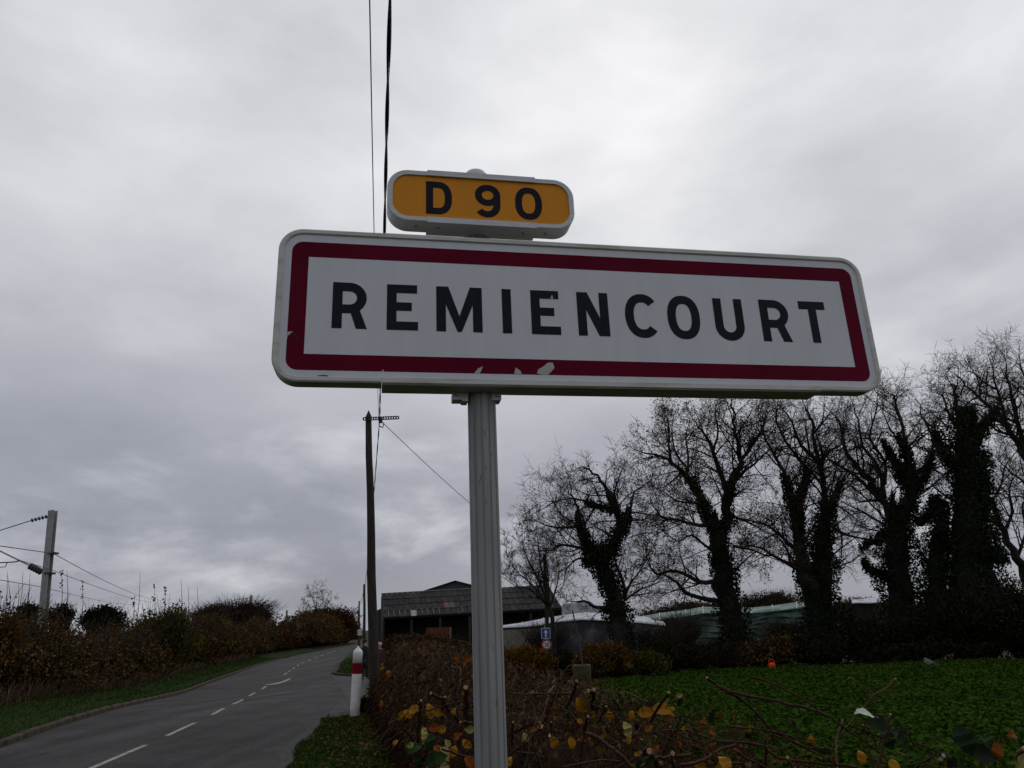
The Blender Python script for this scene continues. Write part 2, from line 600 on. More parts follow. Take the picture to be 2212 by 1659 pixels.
M['gold_leaf'] = mat_island('golden_leaf', [(0.05, 0.028, 0.006), (0.15, 0.062, 0.006), (0.20, 0.095, 0.010), (0.030, 0.026, 0.009), (0.07, 0.028, 0.007)], 0.65, trans=0.2)
M['olive_leaf'] = mat_island('olive_leaf', [(0.018, 0.022, 0.006), (0.048, 0.048, 0.008), (0.085, 0.075, 0.010), (0.030, 0.020, 0.008), (0.15, 0.115, 0.014)], 0.7, trans=0.15)
M['mixed_leaf'] = mat_island('mixed_hedge_leaf', [(0.024, 0.015, 0.007), (0.060, 0.031, 0.010), (0.040, 0.042, 0.009), (0.12, 0.052, 0.010), (0.028, 0.026, 0.009), (0.12, 0.085, 0.046), (0.13, 0.080, 0.012)], 0.8)
M['ever_leaf'] = mat_island('evergreen_leaf', [(0.007, 0.010, 0.006), (0.012, 0.017, 0.008), (0.016, 0.014, 0.008)], 0.7)
M['straw'] = mat_island('dry_stem', [(0.06, 0.04, 0.024), (0.11, 0.075, 0.045), (0.17, 0.12, 0.075), (0.07, 0.035, 0.02)], 0.85)
M['twig_red'] = mat_island('hedge_twig', [(0.018, 0.009, 0.005), (0.042, 0.019, 0.010), (0.075, 0.034, 0.018), (0.026, 0.014, 0.009)], 0.7)
M['cane'] = mat('bramble_cane', (0.034, 0.012, 0.009), 0.6, (0.066, 0.026, 0.015), 40, 4, spec=0.05)
M['cane_tan'] = mat('tan_cane', (0.075, 0.042, 0.026), 0.75, (0.13, 0.078, 0.048), 30, 4, spec=0.1)
M['cutwood'] = mat('fresh_cut_wood', (0.42, 0.25, 0.12), 0.8, (0.28, 0.15, 0.07), 120, 3)
M['yellow_leaf'] = mat('yellow_leaf', (0.33, 0.16, 0.010), 0.6, (0.17, 0.07, 0.008), 35, 5, contrast=(0.45, 0.7), spec=0.08)
M['pale_leaf'] = mat('pale_leaf', (0.36, 0.30, 0.10), 0.6, (0.24, 0.22, 0.075), 30, 5, spec=0.08)
M['orange_leaf'] = mat('orange_leaf', (0.25, 0.075, 0.008), 0.6, (0.16, 0.045, 0.008), 30, 5, spec=0.08)
M['green_leaf'] = mat('green_leaf', (0.010, 0.026, 0.006), 0.6, (0.017, 0.040, 0.010), 25, 4, spec=0.08)
M['grey_leaf'] = mat('grey_green_leaf', (0.010, 0.017, 0.008), 0.8, (0.017, 0.026, 0.013), 25, 4, spec=0.08)
M['white_leaf'] = mat('white_leaf', (0.62, 0.64, 0.52), 0.65, (0.5, 0.52, 0.40), 40, 4, spec=0.08)
M['crop'] = mat_island('crop_leaf', [(0.021, 0.049, 0.005), (0.028, 0.062, 0.007), (0.034, 0.072, 0.009), (0.048, 0.090, 0.014)], 0.7, 0.0, trans=0.12)
M['crop_old'] = mat_island('yellowing_crop_leaf', [(0.036, 0.060, 0.006), (0.055, 0.085, 0.012), (0.026, 0.050, 0.004)], 0.7, 0.0)
M['grass'] = mat_island('grass_blade', [(0.010, 0.028, 0.002), (0.020, 0.050, 0.003), (0.030, 0.066, 0.004), (0.045, 0.042, 0.008)], 0.6, trans=0.1)
M['litter'] = mat_island('fallen_leaf', [(0.06, 0.03, 0.012), (0.10, 0.045, 0.015), (0.14, 0.075, 0.02), (0.04, 0.022, 0.012)], 0.8)
M['barn_wall'] = mat('barn_boards', (0.03, 0.027, 0.024), 0.9, (0.05, 0.045, 0.04), 1.5, 6, stretch=(6, 6, 0.6))
M['barn_dark'] = mat('barn_inside', (0.012, 0.011, 0.010), 0.95)
M['sheet_a'] = mat('cement_sheet_dark', (0.020, 0.019, 0.020), 0.98, (0.042, 0.040, 0.040), 1.3, 7, bump=0.2, bscale=8, spec=0.1)
M['sheet_b'] = mat('cement_sheet_mid', (0.030, 0.028, 0.028), 0.98, (0.056, 0.052, 0.050), 1.3, 7, bump=0.2, bscale=8, spec=0.1)
M['sheet_pale'] = mat('clear_sheet', (0.28, 0.29, 0.30), 0.6, (0.2, 0.21, 0.21), 2, 5)
M['sheet_rust'] = mat('rusty_sheet', (0.16, 0.050, 0.028), 0.95, (0.07, 0.05, 0.045), 1.6, 6)
M['sheet_pale2'] = mat('weathered_sheet', (0.12, 0.118, 0.118), 0.9, (0.07, 0.068, 0.068), 2, 6, spec=0.05)
M['sheet_rust2'] = mat('dull_rusty_sheet', (0.075, 0.045, 0.036), 0.95, (0.05, 0.044, 0.042), 1.6, 6, spec=0.05)
M['seam'] = mat('pale_seam', (0.22, 0.21, 0.20), 0.9)
M['gable'] = mat('slate_gable', (0.045, 0.05, 0.06), 0.85, (0.06, 0.065, 0.075), 1, 4)
M['tarp_white'] = mat('white_sheeting', (0.56, 0.58, 0.62), 0.7, (0.30, 0.315, 0.35), 0.45, 8, bump=0.4, bscale=2, spec=0.15)
M['tarp_grey'] = mat('grey_tarpaulin', (0.045, 0.045, 0.055), 0.7, (0.16, 0.16, 0.18), 0.8, 8, contrast=(0.42, 0.68), bump=0.6, bscale=2.2, spec=0.15)
M['tarp_green'] = mat('pale_green_sheeting', (0.15, 0.235, 0.20), 0.75, (0.045, 0.075, 0.062), 0.55, 8, contrast=(0.42, 0.62), bump=0.4, bscale=1.5, spec=0.1)
M['board_wall'] = mat('pale_boards', (0.17, 0.15, 0.115), 0.9, (0.24, 0.215, 0.165), 1.2, 5)
M['orange_paint'] = mat('orange_trailer', (0.19, 0.046, 0.013), 0.8, (0.06, 0.025, 0.016), 1.4, 6)
M['moss_concrete'] = mat('mossy_concrete', (0.030, 0.023, 0.008), 0.98, (0.055, 0.042, 0.016), 4, 6, bump=0.4, bscale=25)
M['rim_concrete'] = mat('pale_rim', (0.15, 0.14, 0.10), 0.95, (0.09, 0.085, 0.06), 10, 5)
M['skin'] = mat('skin', (0.42, 0.24, 0.17), 0.55)
M['dark_cloth'] = mat('dark_clothing', (0.012, 0.013, 0.017), 0.9, (0.018, 0.019, 0.024), 20, 4)
M['maroon_cloth'] = mat('maroon_clothing', (0.05, 0.02, 0.022), 0.9)
M['hat_pale'] = mat('pale_knit', (0.55, 0.36, 0.32), 0.9)
M['vivid_orange'] = mat('vivid_orange', (0.75, 0.06, 0.015), 0.5)
M['pale_board'] = mat('weathered_board', (0.16, 0.15, 0.155), 0.8, (0.08, 0.075, 0.08), 4, 4)
M['far_brown'] = mat_island('far_brown_twigs', [(0.045, 0.028, 0.018), (0.065, 0.042, 0.026), (0.05, 0.04, 0.022)], 0.9)


def panel_material(name, col, dots):
    """Retroreflective sheeting: fine honeycomb of slightly darker cell walls."""
    m = bpy.data.materials.new(name)
    m.use_nodes = True
    nt = m.node_tree
    b = nt.nodes['Principled BSDF']
    b.inputs['Roughness'].default_value = 0.42
    b.inputs['Specular IOR Level'].default_value = 0.15
    tc = nt.nodes.new('ShaderNodeTexCoord')
    vo = nt.nodes.new('ShaderNodeTexVoronoi')
    vo.feature = 'DISTANCE_TO_EDGE'
    vo.inputs['Scale'].default_value = dots
    vo.inputs['Randomness'].default_value = 0.15
    nt.links.new(tc.outputs['Object'], vo.inputs['Vector'])
    mr = nt.nodes.new('ShaderNodeMapRange')
    mr.inputs['From Max'].default_value = 0.12
    mr.inputs['To Min'].default_value = 0.86
    mr.inputs['To Max'].default_value = 1.0
    nt.links.new(vo.outputs['Distance'], mr.inputs['Value'])
    ns = nt.nodes.new('ShaderNodeTexNoise')
    ns.inputs['Scale'].default_value = 3.0
    ns.inputs['Detail'].default_value = 6
    nt.links.new(tc.outputs['Object'], ns.inputs['Vector'])
    m2 = nt.nodes.new('ShaderNodeMapRange')
    m2.inputs['To Min'].default_value = 0.9
    m2.inputs['To Max'].default_value = 1.06
    nt.links.new(ns.outputs['Fac'], m2.inputs['Value'])
    mu = _math(nt, 'MULTIPLY', mr.outputs[0], m2.outputs[0])
    mp = nt.nodes.new('ShaderNodeMapping')
    mp.inputs['Scale'].default_value = (9.0, 1.1, 1.0)
    nt.links.new(tc.outputs['Object'], mp.inputs[0])
    n5 = nt.nodes.new('ShaderNodeTexNoise')
    n5.inputs['Scale'].default_value = 2.2
    n5.inputs['Detail'].default_value = 8
    n5.inputs['Roughness'].default_value = 0.65
    nt.links.new(mp.outputs[0], n5.inputs['Vector'])
    m5 = nt.nodes.new('ShaderNodeMapRange')
    m5.inputs['From Min'].default_value = 0.42
    m5.inputs['From Max'].default_value = 0.75
    m5.inputs['To Min'].default_value = 1.0
    m5.inputs['To Max'].default_value = 0.93
    nt.links.new(n5.outputs['Fac'], m5.inputs['Value'])
    mu = _math(nt, 'MULTIPLY', mu, m5.outputs[0])
    vm = nt.nodes.new('ShaderNodeVectorMath')
    vm.operation = 'SCALE'
    vm.inputs[0].default_value = col
    nt.links.new(mu, vm.inputs['Scale'])
    nt.links.new(vm.outputs[0], b.inputs['Base Color'])
    return m


M['panel_white'] = panel_material('white_sheeting_reflective', (0.70, 0.725, 0.75), 190)
M['panel_yellow'] = panel_material('yellow_sheeting_reflective', (0.82, 0.31, 0.020), 190)

# ------------------------------------------------------------------ ground, road, verges
def build_ground():
    xs = list(np.concatenate([np.linspace(-3000, -200, 8), np.linspace(-160, -62, 8), np.arange(-58, 40, 1.4), np.linspace(44, 160, 8), np.linspace(250, 3000, 7)]))
    ys = list(np.concatenate([np.linspace(-400, -20, 5), np.arange(-12, 8, 4.0), np.arange(8, 66, 1.0), np.arange(66, 200, 4.0), np.linspace(210, 420, 8), np.linspace(600, 6000, 7)]))
    mb = MB()
    V = []
    for y in ys:
        for x in xs:
            z = ground_z(x, y)
            d = math.hypot(x, y)
            if d > 220:
                z += 2.5 * smooth((d - 220) / 500) * (0.6 + 0.4 * math.sin(x * 0.004) * math.cos(y * 0.003))
            V.append((x, y, z))
    nx = len(xs)
    F = [(j * nx + i, j * nx + i + 1, (j + 1) * nx + i + 1, (j + 1) * nx + i) for j in range(len(ys) - 1) for i in range(nx - 1)]
    mb.add(V, F)
    tag(link('ground', mb.mesh('ground'), M['earth'], None, True), kind='structure')


build_ground()


def strip(name, ta, tb, ys, dz, m, n=6, kind='structure'):
    mb = MB()
    V = []
    for y in ys:
        a, b = ta(y), tb(y)
        for i in range(n + 1):
            V.append((a + (b - a) * i / n, y, dip(y) + dz))
    F = [(j * (n + 1) + i, j * (n + 1) + i + 1, (j + 1) * (n + 1) + i + 1, (j + 1) * (n + 1) + i) for j in range(len(ys) - 1) for i in range(n)]
    mb.add(V, F)
    return tag(link(name, mb.mesh(name), m), kind=kind)


YS = list(np.concatenate([np.arange(-40, 8, 4.0), np.arange(8, 70, 0.6), np.arange(70, 400, 6.0)]))


def right_edge(y):
    """right edge of the carriageway with the ragged turf border"""
    return lin(RIGHT, y) + (0.10 * mnoise.noise(Vector((y * 0.9, 3.3, 0))) if y < 17 else 0)


road = strip('road', lambda y: kerbx(y), right_edge, YS, 0.016, M['asphalt'])

# crumbled paler margin along the right edge of the carriageway
def margin_in(y):
    return right_edge(y) - 0.22 - 0.28 * abs(mnoise.noise(Vector((y * 0.55, 8.1, 0)))) - 0.06 * mnoise.noise(Vector((y * 3.1, 1.1, 0)))


strip('road_margin', margin_in, lambda y: right_edge(y) + 0.03, list(np.arange(-6, 16.2, 0.18)), 0.0205, M['gravel'], 2)

# side road opening on the right beyond the marker post
side_poly = [(-3.85, 15.9), (-3.45, 16.9), (-2.9, 18.6), (-2.2, 20.3), (-1.2, 22.0), (-0.4, 24.0), (-0.3, 28.0), (-0.5, 34.0), (-3.5, 36.4), (-7.4, 38.2),
             (-9.3, 40.6), (-10.5, 45.3), (-11.2, 45.3), (-9.9, 40.5), (-8.8, 36.8), (-6.6, 28.6), (-5.0, 22.4), (-4.3, 17.5)]
mb = MB()
bm = bmesh.new()
bm.faces.new([bm.verts.new((x, y, 0)) for x, y in side_poly])
bmesh.ops.triangulate(bm, faces=bm.faces[:])
bmesh.ops.subdivide_edges(bm, edges=bm.edges[:], cuts=5, use_grid_fill=True)
for v in bm.verts:
    v.co.z = dip(v.co.y) + 0.022
me = bpy.data.meshes.new('side_road')
bm.to_mesh(me)
bm.free()
tag(link('side_road', me, M['asphalt2']), kind='structure')


def dash(y0, y1, wd, name='centre_line_dash'):
    m_ = MB()
    n = max(2, int((y1 - y0) / 0.7))
    V, F = [], []
    for i in range(n + 1):
        y = y0 + (y1 - y0) * i / n
        c = lin(CENT, y)
        V += [(c - wd / 2, y, dip(y) + 0.021), (c + wd / 2, y, dip(y) + 0.021)]
    F = [(2 * i, 2 * i + 1, 2 * i + 3, 2 * i + 2) for i in range(n)]
    m_.add(V, F)
    return link(name, m_.mesh(name), M['paint'], road)


for a, b in ((5.6, 7.9), (10.4, 13.3), (14.45, 16.5), (18.1, 19.75), (21.2, 23.6), (26.2, 29.1), (32.0, 34.2), (43.9, 46.4), (47.6, 49.6), (51.5, 54.0), (56.5, 59.0), (62, 65), (68, 71.5), (75, 79),
             (83, 88), (93, 98), (104, 110), (116, 124)):
    dash(a, b, 0.10)
# return arrow painted beside the centre line
pts = [(568, 1479), (584, 1478.5), (606, 1474), (612, 1471.5), (626, 1466), (628, 1467.5), (622, 1471), (612, 1475), (601, 1478), (585, 1480.5)]


def on_ground(x, y, dz=0.0):
    z = 0.0
    for _ in range(40):
        v = sight(x, y, 1.0) - EYE
        P = EYE + v * (z + dz - EYE[2]) / v[2]
        z = 0.5 * z + 0.5 * dip(P[1])
    return P


mb = MB()
AP = [on_ground(*p) for p in pts]
mb.add([(p[0], p[1], dip(p[1]) + 0.021) for p in AP], [tuple(range(len(AP)))])
link('return_arrow', mb.mesh('return_arrow'), M['paint'], road)

# left kerb of single stones
kerb = empty('kerb', (kerbx(12), 12, 0), kind='structure')
stone_me = None


def kerb_stones(parent, path, count, first=False):
    global stone_me
    if stone_me is None:
        bmk = bmesh.new()
        bmesh.ops.create_cube(bmk, size=1.0)
        for v in bmk.verts:
            v.co = Vector((v.co.x * 0.17, v.co.y * 0.985, v.co.z * 0.24))
        bmesh.ops.bevel(bmk, geom=bmk.edges[:], offset=0.018, segments=1, affect='EDGES')
        stone_me = bpy.data.meshes.new('kerb_stone')
        bmk.to_mesh(stone_me)
        bmk.free()
        stone_me.materials.append(M['kerb'])
    for (x, y), (x2, y2) in zip(path[:-1], path[1:]):
        o = link('kerb_stone', stone_me)
        world_child(o, parent)
        o.location = ((x + x2) / 2, (y + y2) / 2, dip((y + y2) / 2) + random.uniform(-0.006, 0.006))
        o.rotation_euler = (random.gauss(0, 0.006), random.gauss(0, 0.012), -math.atan2(x2 - x, y2 - y) + random.gauss(0, 0.006))


path = [(kerbx(8.0) - 0.085, 8.0)]
while path[-1][1] < 78:
    y = path[-1][1]
    dx = kerbx(y + 0.5) - kerbx(y - 0.5)
    st = 1.0 / math.hypot(1, dx)
    path.append((kerbx(y + st) - 0.085, y + st))
kerb_stones(kerb, path, 0)
kerbm = strip('kerb_far', lambda y: kerbx(y) - 0.17, lambda y: kerbx(y), list(np.arange(78, 300, 5.0)), 0.11, M['kerb'], 1)
kerbm.parent = kerb
kerbm.matrix_parent_inverse = Matrix.Translation(-kerb.location)
kerbm['kind'] = 'structure'
# kerb round the island of turf beyond the side road
kerb2 = empty('island_kerb', (-10.2, 45, -0.35), kind='structure')
P2 = [(-7.3, 38.25), (-8.2, 39.0), (-9.0, 39.9), (-9.7, 41.0), (-10.25, 42.4), (-10.6, 44.0), (-10.95, 46), (-11.4, 48), (-12.3, 52), (-13.2, 56), (-14.1, 60)]
PP = []
for (a, b), (c, d) in zip(P2[:-1], P2[1:]):
    L = math.hypot(c - a, d - b)
    k = max(1, round(L))
    for i in range(k):
        PP.append((a + (c - a) * i / k, b + (d - b) * i / k))
kerb_stones(kerb2, PP, 0)


def sheet_poly(name, poly, dz, m, cuts=4, kind='structure'):
    b = bmesh.new()
    b.faces.new([b.verts.new((x, y, 0)) for x, y in poly])
    bmesh.ops.triangulate(b, faces=b.faces[:])
    bmesh.ops.subdivide_edges(b, edges=b.edges[:], cuts=cuts, use_grid_fill=True)
    for v in b.verts:
        v.co.z = ground_z(v.co.x, v.co.y) + dz
    me_ = bpy.data.meshes.new(name)
    b.to_mesh(me_)
    b.free()
    return tag(link(name, me_, m), kind=kind)


HL = lambda y: 0.92 - 0.246 * y          # left foot of the cut hedge
near_verge = [(right_edge(y) + 0.02, y) for y in np.arange(-6, 16.3, 0.35)] + [(-3.4, 17.0), (-2.85, 18.7), (-2.1, 20.4), (1.6, 20.4), (1.6, 14), (1.6, 4), (1.9, -6)]
sheet_poly('verge', near_verge, 0.035, M['verge'], 3)
island = [(-7.25, 38.3), (-8.2, 39.1), (-9.0, 40.0), (-9.65, 41.1), (-10.2, 42.5), (-10.55, 44.1), (-10.9, 46), (-12.2, 52), (-14.0, 60), (-20.0, 93), (-14, 93), (-6, 60), (-2, 44), (0, 39), (-3.2, 36.8)]
sheet_poly('island_verge', island, 0.05, M['verge'], 4)
lv = [(kerbx(y) - 0.17, y) for y in np.arange(4, 130, 3.0)] + [(kerbx(y) - 5.0, y) for y in np.arange(130, 4, -3.0)]
sheet_poly('left_verge', lv, 0.07, M['verge'], 3)


def blades(n, pts_fn, h, rng=RNG, w=0.012):
    P = np.array(pts_fn(n))
    n = len(P)
    a = rng.uniform(0, 2 * math.pi, n)
    dirv = np.stack([np.cos(a), np.sin(a), np.zeros(n)], 1)
    lean = unit(rng.normal(size=(n, 3))) * 0.55
    lean[:, 2] = 0
    H = (rng.uniform(0.5, 1.2, n) * h)[:, None]
    up = np.array([0, 0, 1.0])
    W = np.broadcast_to(np.asarray(w, float), (n,))[:, None] if np.ndim(w) else w
    V = np.stack([P - dirv * W, P + dirv * W, P + (up + lean) * H], 1).reshape(-1, 3)
    F = np.arange(n * 3).reshape(-1, 3)
    return V, F


def pts_near_verge(n):
    out = []
    while len(out) < n:
        y = 7.5 + 10.5 * random.random() ** 1.1
        xr = right_edge(min(y, 16.2)) if y < 16.2 else -3.75 + (y - 16.2) * 0.5
        x = random.uniform(xr - 0.04, HL(y) + 0.9)
        if mnoise.noise(Vector((x * 1.1, y * 1.1, 4))) < -0.25 and random.random() < 0.6:
            continue
        out.append((x, y, ground_z(x, y) + 0.03))
    return out


V, F = blades(26000, pts_near_verge, 0.055, w=0.007)
tag(link('grass', np_mesh('grass', V, F), M['grass']), 'short green turf of the near right verge', 'grass', kind='stuff')


def pts_left_verge(n):
    out = []
    while len(out) < n:
        y = 9 + 70 * random.random() ** 1.9
        x = kerbx(y) - 0.17 - 4.2 * random.random()
        out.append((x, y, ground_z(x, y) + 0.05))
    return out


PL = pts_left_verge(30000)
V, F = blades(30000, lambda n: PL, 0.085, w=np.array([0.006 + 0.0006 * p[1] for p in PL]))
tag(link('grass', np_mesh('grass', V, F), M['grass']), 'dark green grass on the left roadside bank', 'grass', kind='stuff')


def pts_island(n):
    out = []
    while len(out) < n:
        y = 38.4 + 30 * random.random() ** 1.6
        xl = np.interp(y, [38.3, 40, 42.5, 46, 52, 60, 93], [-7.2, -8.9, -10.1, -10.8, -12.1, -13.9, -20])
        x = xl + 7 * random.random()
        out.append((x, y, dip(y) + 0.04))
    return out


V, F = blades(9000, pts_island, 0.10, w=0.03)
tag(link('grass', np_mesh('grass', V, F), M['grass']), 'green grass island beyond the side road', 'grass', kind='stuff')

# fallen leaves on the near verge
LP_ = []
while len(LP_) < 1500:
    y = random.uniform(9, 17)
    x = HL(y) + random.gauss(-0.35, 0.45)
    if x > lin(RIGHT, min(y, 16)) + 0.1:
        LP_.append((x, y, ground_z(x, y) + 0.06))
V, F = leaf_arrays(np.array(LP_), RNG.uniform(0.03, 0.07, len(LP_)), 0.7, flat=1.0)
tag(link('leaf_litter', np_mesh('leaf_litter', V, F), M['litter']), 'brown fallen leaves along the foot of the hedge', 'leaves', kind='stuff')


# ------------------------------------------------------------------ crop field
def hedge_right(y):
    return np.interp(y, [1.5, 2.5, 4, 6, 9, 14, 20], [3.2, 2.6, 1.6, 1.15, 0.75, 0.0, -0.6])


field_poly = [(1.5, 3.2), (0.6, 8), (0.8, 14), (1.7, 21.6), (2.5, 24.5), (5.4, 31.5), (9.5, 32.0), (13.5, 29.0), (17, 27.5), (34, 26), (40, 3.0)]
sheet_poly('crop_field', field_poly, 0.012, M['crop_soil'], 5)


def in_poly(x, y, poly):
    c = False
    n = len(poly)
    for i in range(n):
        x1, y1 = poly[i]
        x2, y2 = poly[(i + 1) % n]
        if (y1 > y) != (y2 > y) and x < (x2 - x1) * (y - y1) / (y2 - y1) + x1:
            c = not c
    return c


CP = []
while len(CP) < 90000:
    y = 3.4 + 29 * random.random() ** 0.85
    x = random.uniform(-0.2, min(40, 1.0 + 0.82 * y))
    if in_poly(x, y, field_poly):
        hn = mnoise.noise(Vector((x * 0.5, y * 0.5, 0))) * 0.09 + mnoise.noise(Vector((x * 3, y * 3, 2))) * 0.06
        CP.append((x, y, dip(y) + 0.13 + hn + random.uniform(-0.06, 0.07)))
CP = np.array(CP)
V, F = leaf_arrays(CP, RNG.uniform(0.045, 0.105, len(CP)), 0.78, flat=0.85)
crop_o = tag(link('crop_leaves', np_mesh('crop_leaves', V, F), M['crop']), 'low bright green leafy crop covering the field on the right', 'crop', kind='stuff')
YP = np.array([p for p in CP[::6] if mnoise.noise(Vector((p[0] * .6, p[1] * .35, 7))) > 0.05]) + np.array([0, 0, .05])
V, F = leaf_arrays(YP, RNG.uniform(.04, .09, len(YP)), .6, flat=.5)
tag(link('yellowing_leaves', np_mesh('yellowing_leaves', V, F), M['crop_old'], crop_o), kind='stuff')


# ------------------------------------------------------------------ shrubs and hedges
def lumpy(center, rx, ry, rz, seed, amp=0.28, sub=3):
    b = bmesh.new()
    bmesh.ops.create_icosphere(b, subdivisions=sub, radius=1.0)
    for v in b.verts:
        n = mnoise.noise(v.co * 1.7 + Vector((seed, 0, 0))) + 0.5 * mnoise.noise(v.co * 4 + Vector((0, seed, 0)))
        k = 1 + amp * n
        v.co = Vector((center[0] + v.co.x * rx * k, center[1] + v.co.y * ry * k, center[2] + v.co.z * rz * k))
    m_ = bpy.data.meshes.new('core')
    b.to_mesh(m_)
    b.free()
    return m_


def shrub(name, label, cat, base, rx, ry, h, leaf_m, n, size, core_m=None, twigs=120, twig_m=None, lobes=9, group=None, core=0.66, spread=1.0, shoot=0.35, dense=0.5):
    """Leafy bush standing at base: lobed foliage, bare stems, a dense inner mass of twigs."""
    e = empty(name, tuple(base), label, cat, group)
    rng = np.random.default_rng(int(abs(base[0] * 131 + base[1] * 17 + rx * 7)) + 3)
    c0 = np.array([0, 0, h * 0.52])
    R_ = np.array([rx, ry, h * 0.5])
    L = unit(rng.normal(size=(lobes, 3)))
    L[:, 2] = np.abs(L[:, 2]) * 1.25 - 0.45
    LC = c0 + L * R_ * rng.uniform(0.35, 0.72, (lobes, 1))
    LR = rng.uniform(0.34, 0.58, (lobes, 1)) * spread
    n = int(n * 2.2)
    i = rng.integers(0, lobes, n)
    d = unit(rng.normal(size=(n, 3)))
    rr = rng.uniform(0, 1, (n, 1)) ** dense
    P = LC[i] + d * R_ * LR[i] * rr
    P += rng.normal(size=P.shape) * size * 0.7
    P[:, 2] = np.maximum(P[:, 2], 0.03)
    V, F = leaf_arrays(P, rng.uniform(0.6, 1.35, n) * size, 0.62, rng)
    tag(link('foliage', np_mesh('foliage', V, F), leaf_m, e), kind='stuff')
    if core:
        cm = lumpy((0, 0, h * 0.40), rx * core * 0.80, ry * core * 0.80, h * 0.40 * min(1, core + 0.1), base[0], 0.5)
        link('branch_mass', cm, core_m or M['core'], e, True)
    if twigs:
        a = rng.uniform(0, 2 * math.pi, twigs)
        p0 = np.stack([np.cos(a) * rx * 0.3 * rng.uniform(0, 1, twigs), np.sin(a) * ry * 0.3 * rng.uniform(0, 1, twigs), np.zeros(twigs)], 1)
        t = unit(rng.normal(size=(twigs, 3)) * np.array([1, 1, 0.2]) + np.array([0, 0, 0.9]))
        k = rng.uniform(0.7, 1.0 + shoot, (twigs, 1))
        p2 = c0 + t * R_ * k
        p2[:, 2] = np.maximum(p2[:, 2], 0.15)
        p1 = (p0 + p2) / 2 + rng.normal(size=p0.shape) * 0.06 * h
        V, F = twig_arrays(p0, p1, p2, 0.006 * h + 0.002, 0.002 * h)
        tag(link('stems', np_mesh('stems', V, F), twig_m or M['twig_grey'], e), kind='stuff')
    return e


# ---- long mixed hedgerow on the left bank
HOFF = 4.1


def hedge_x(y): return kerbx(y) - HOFF


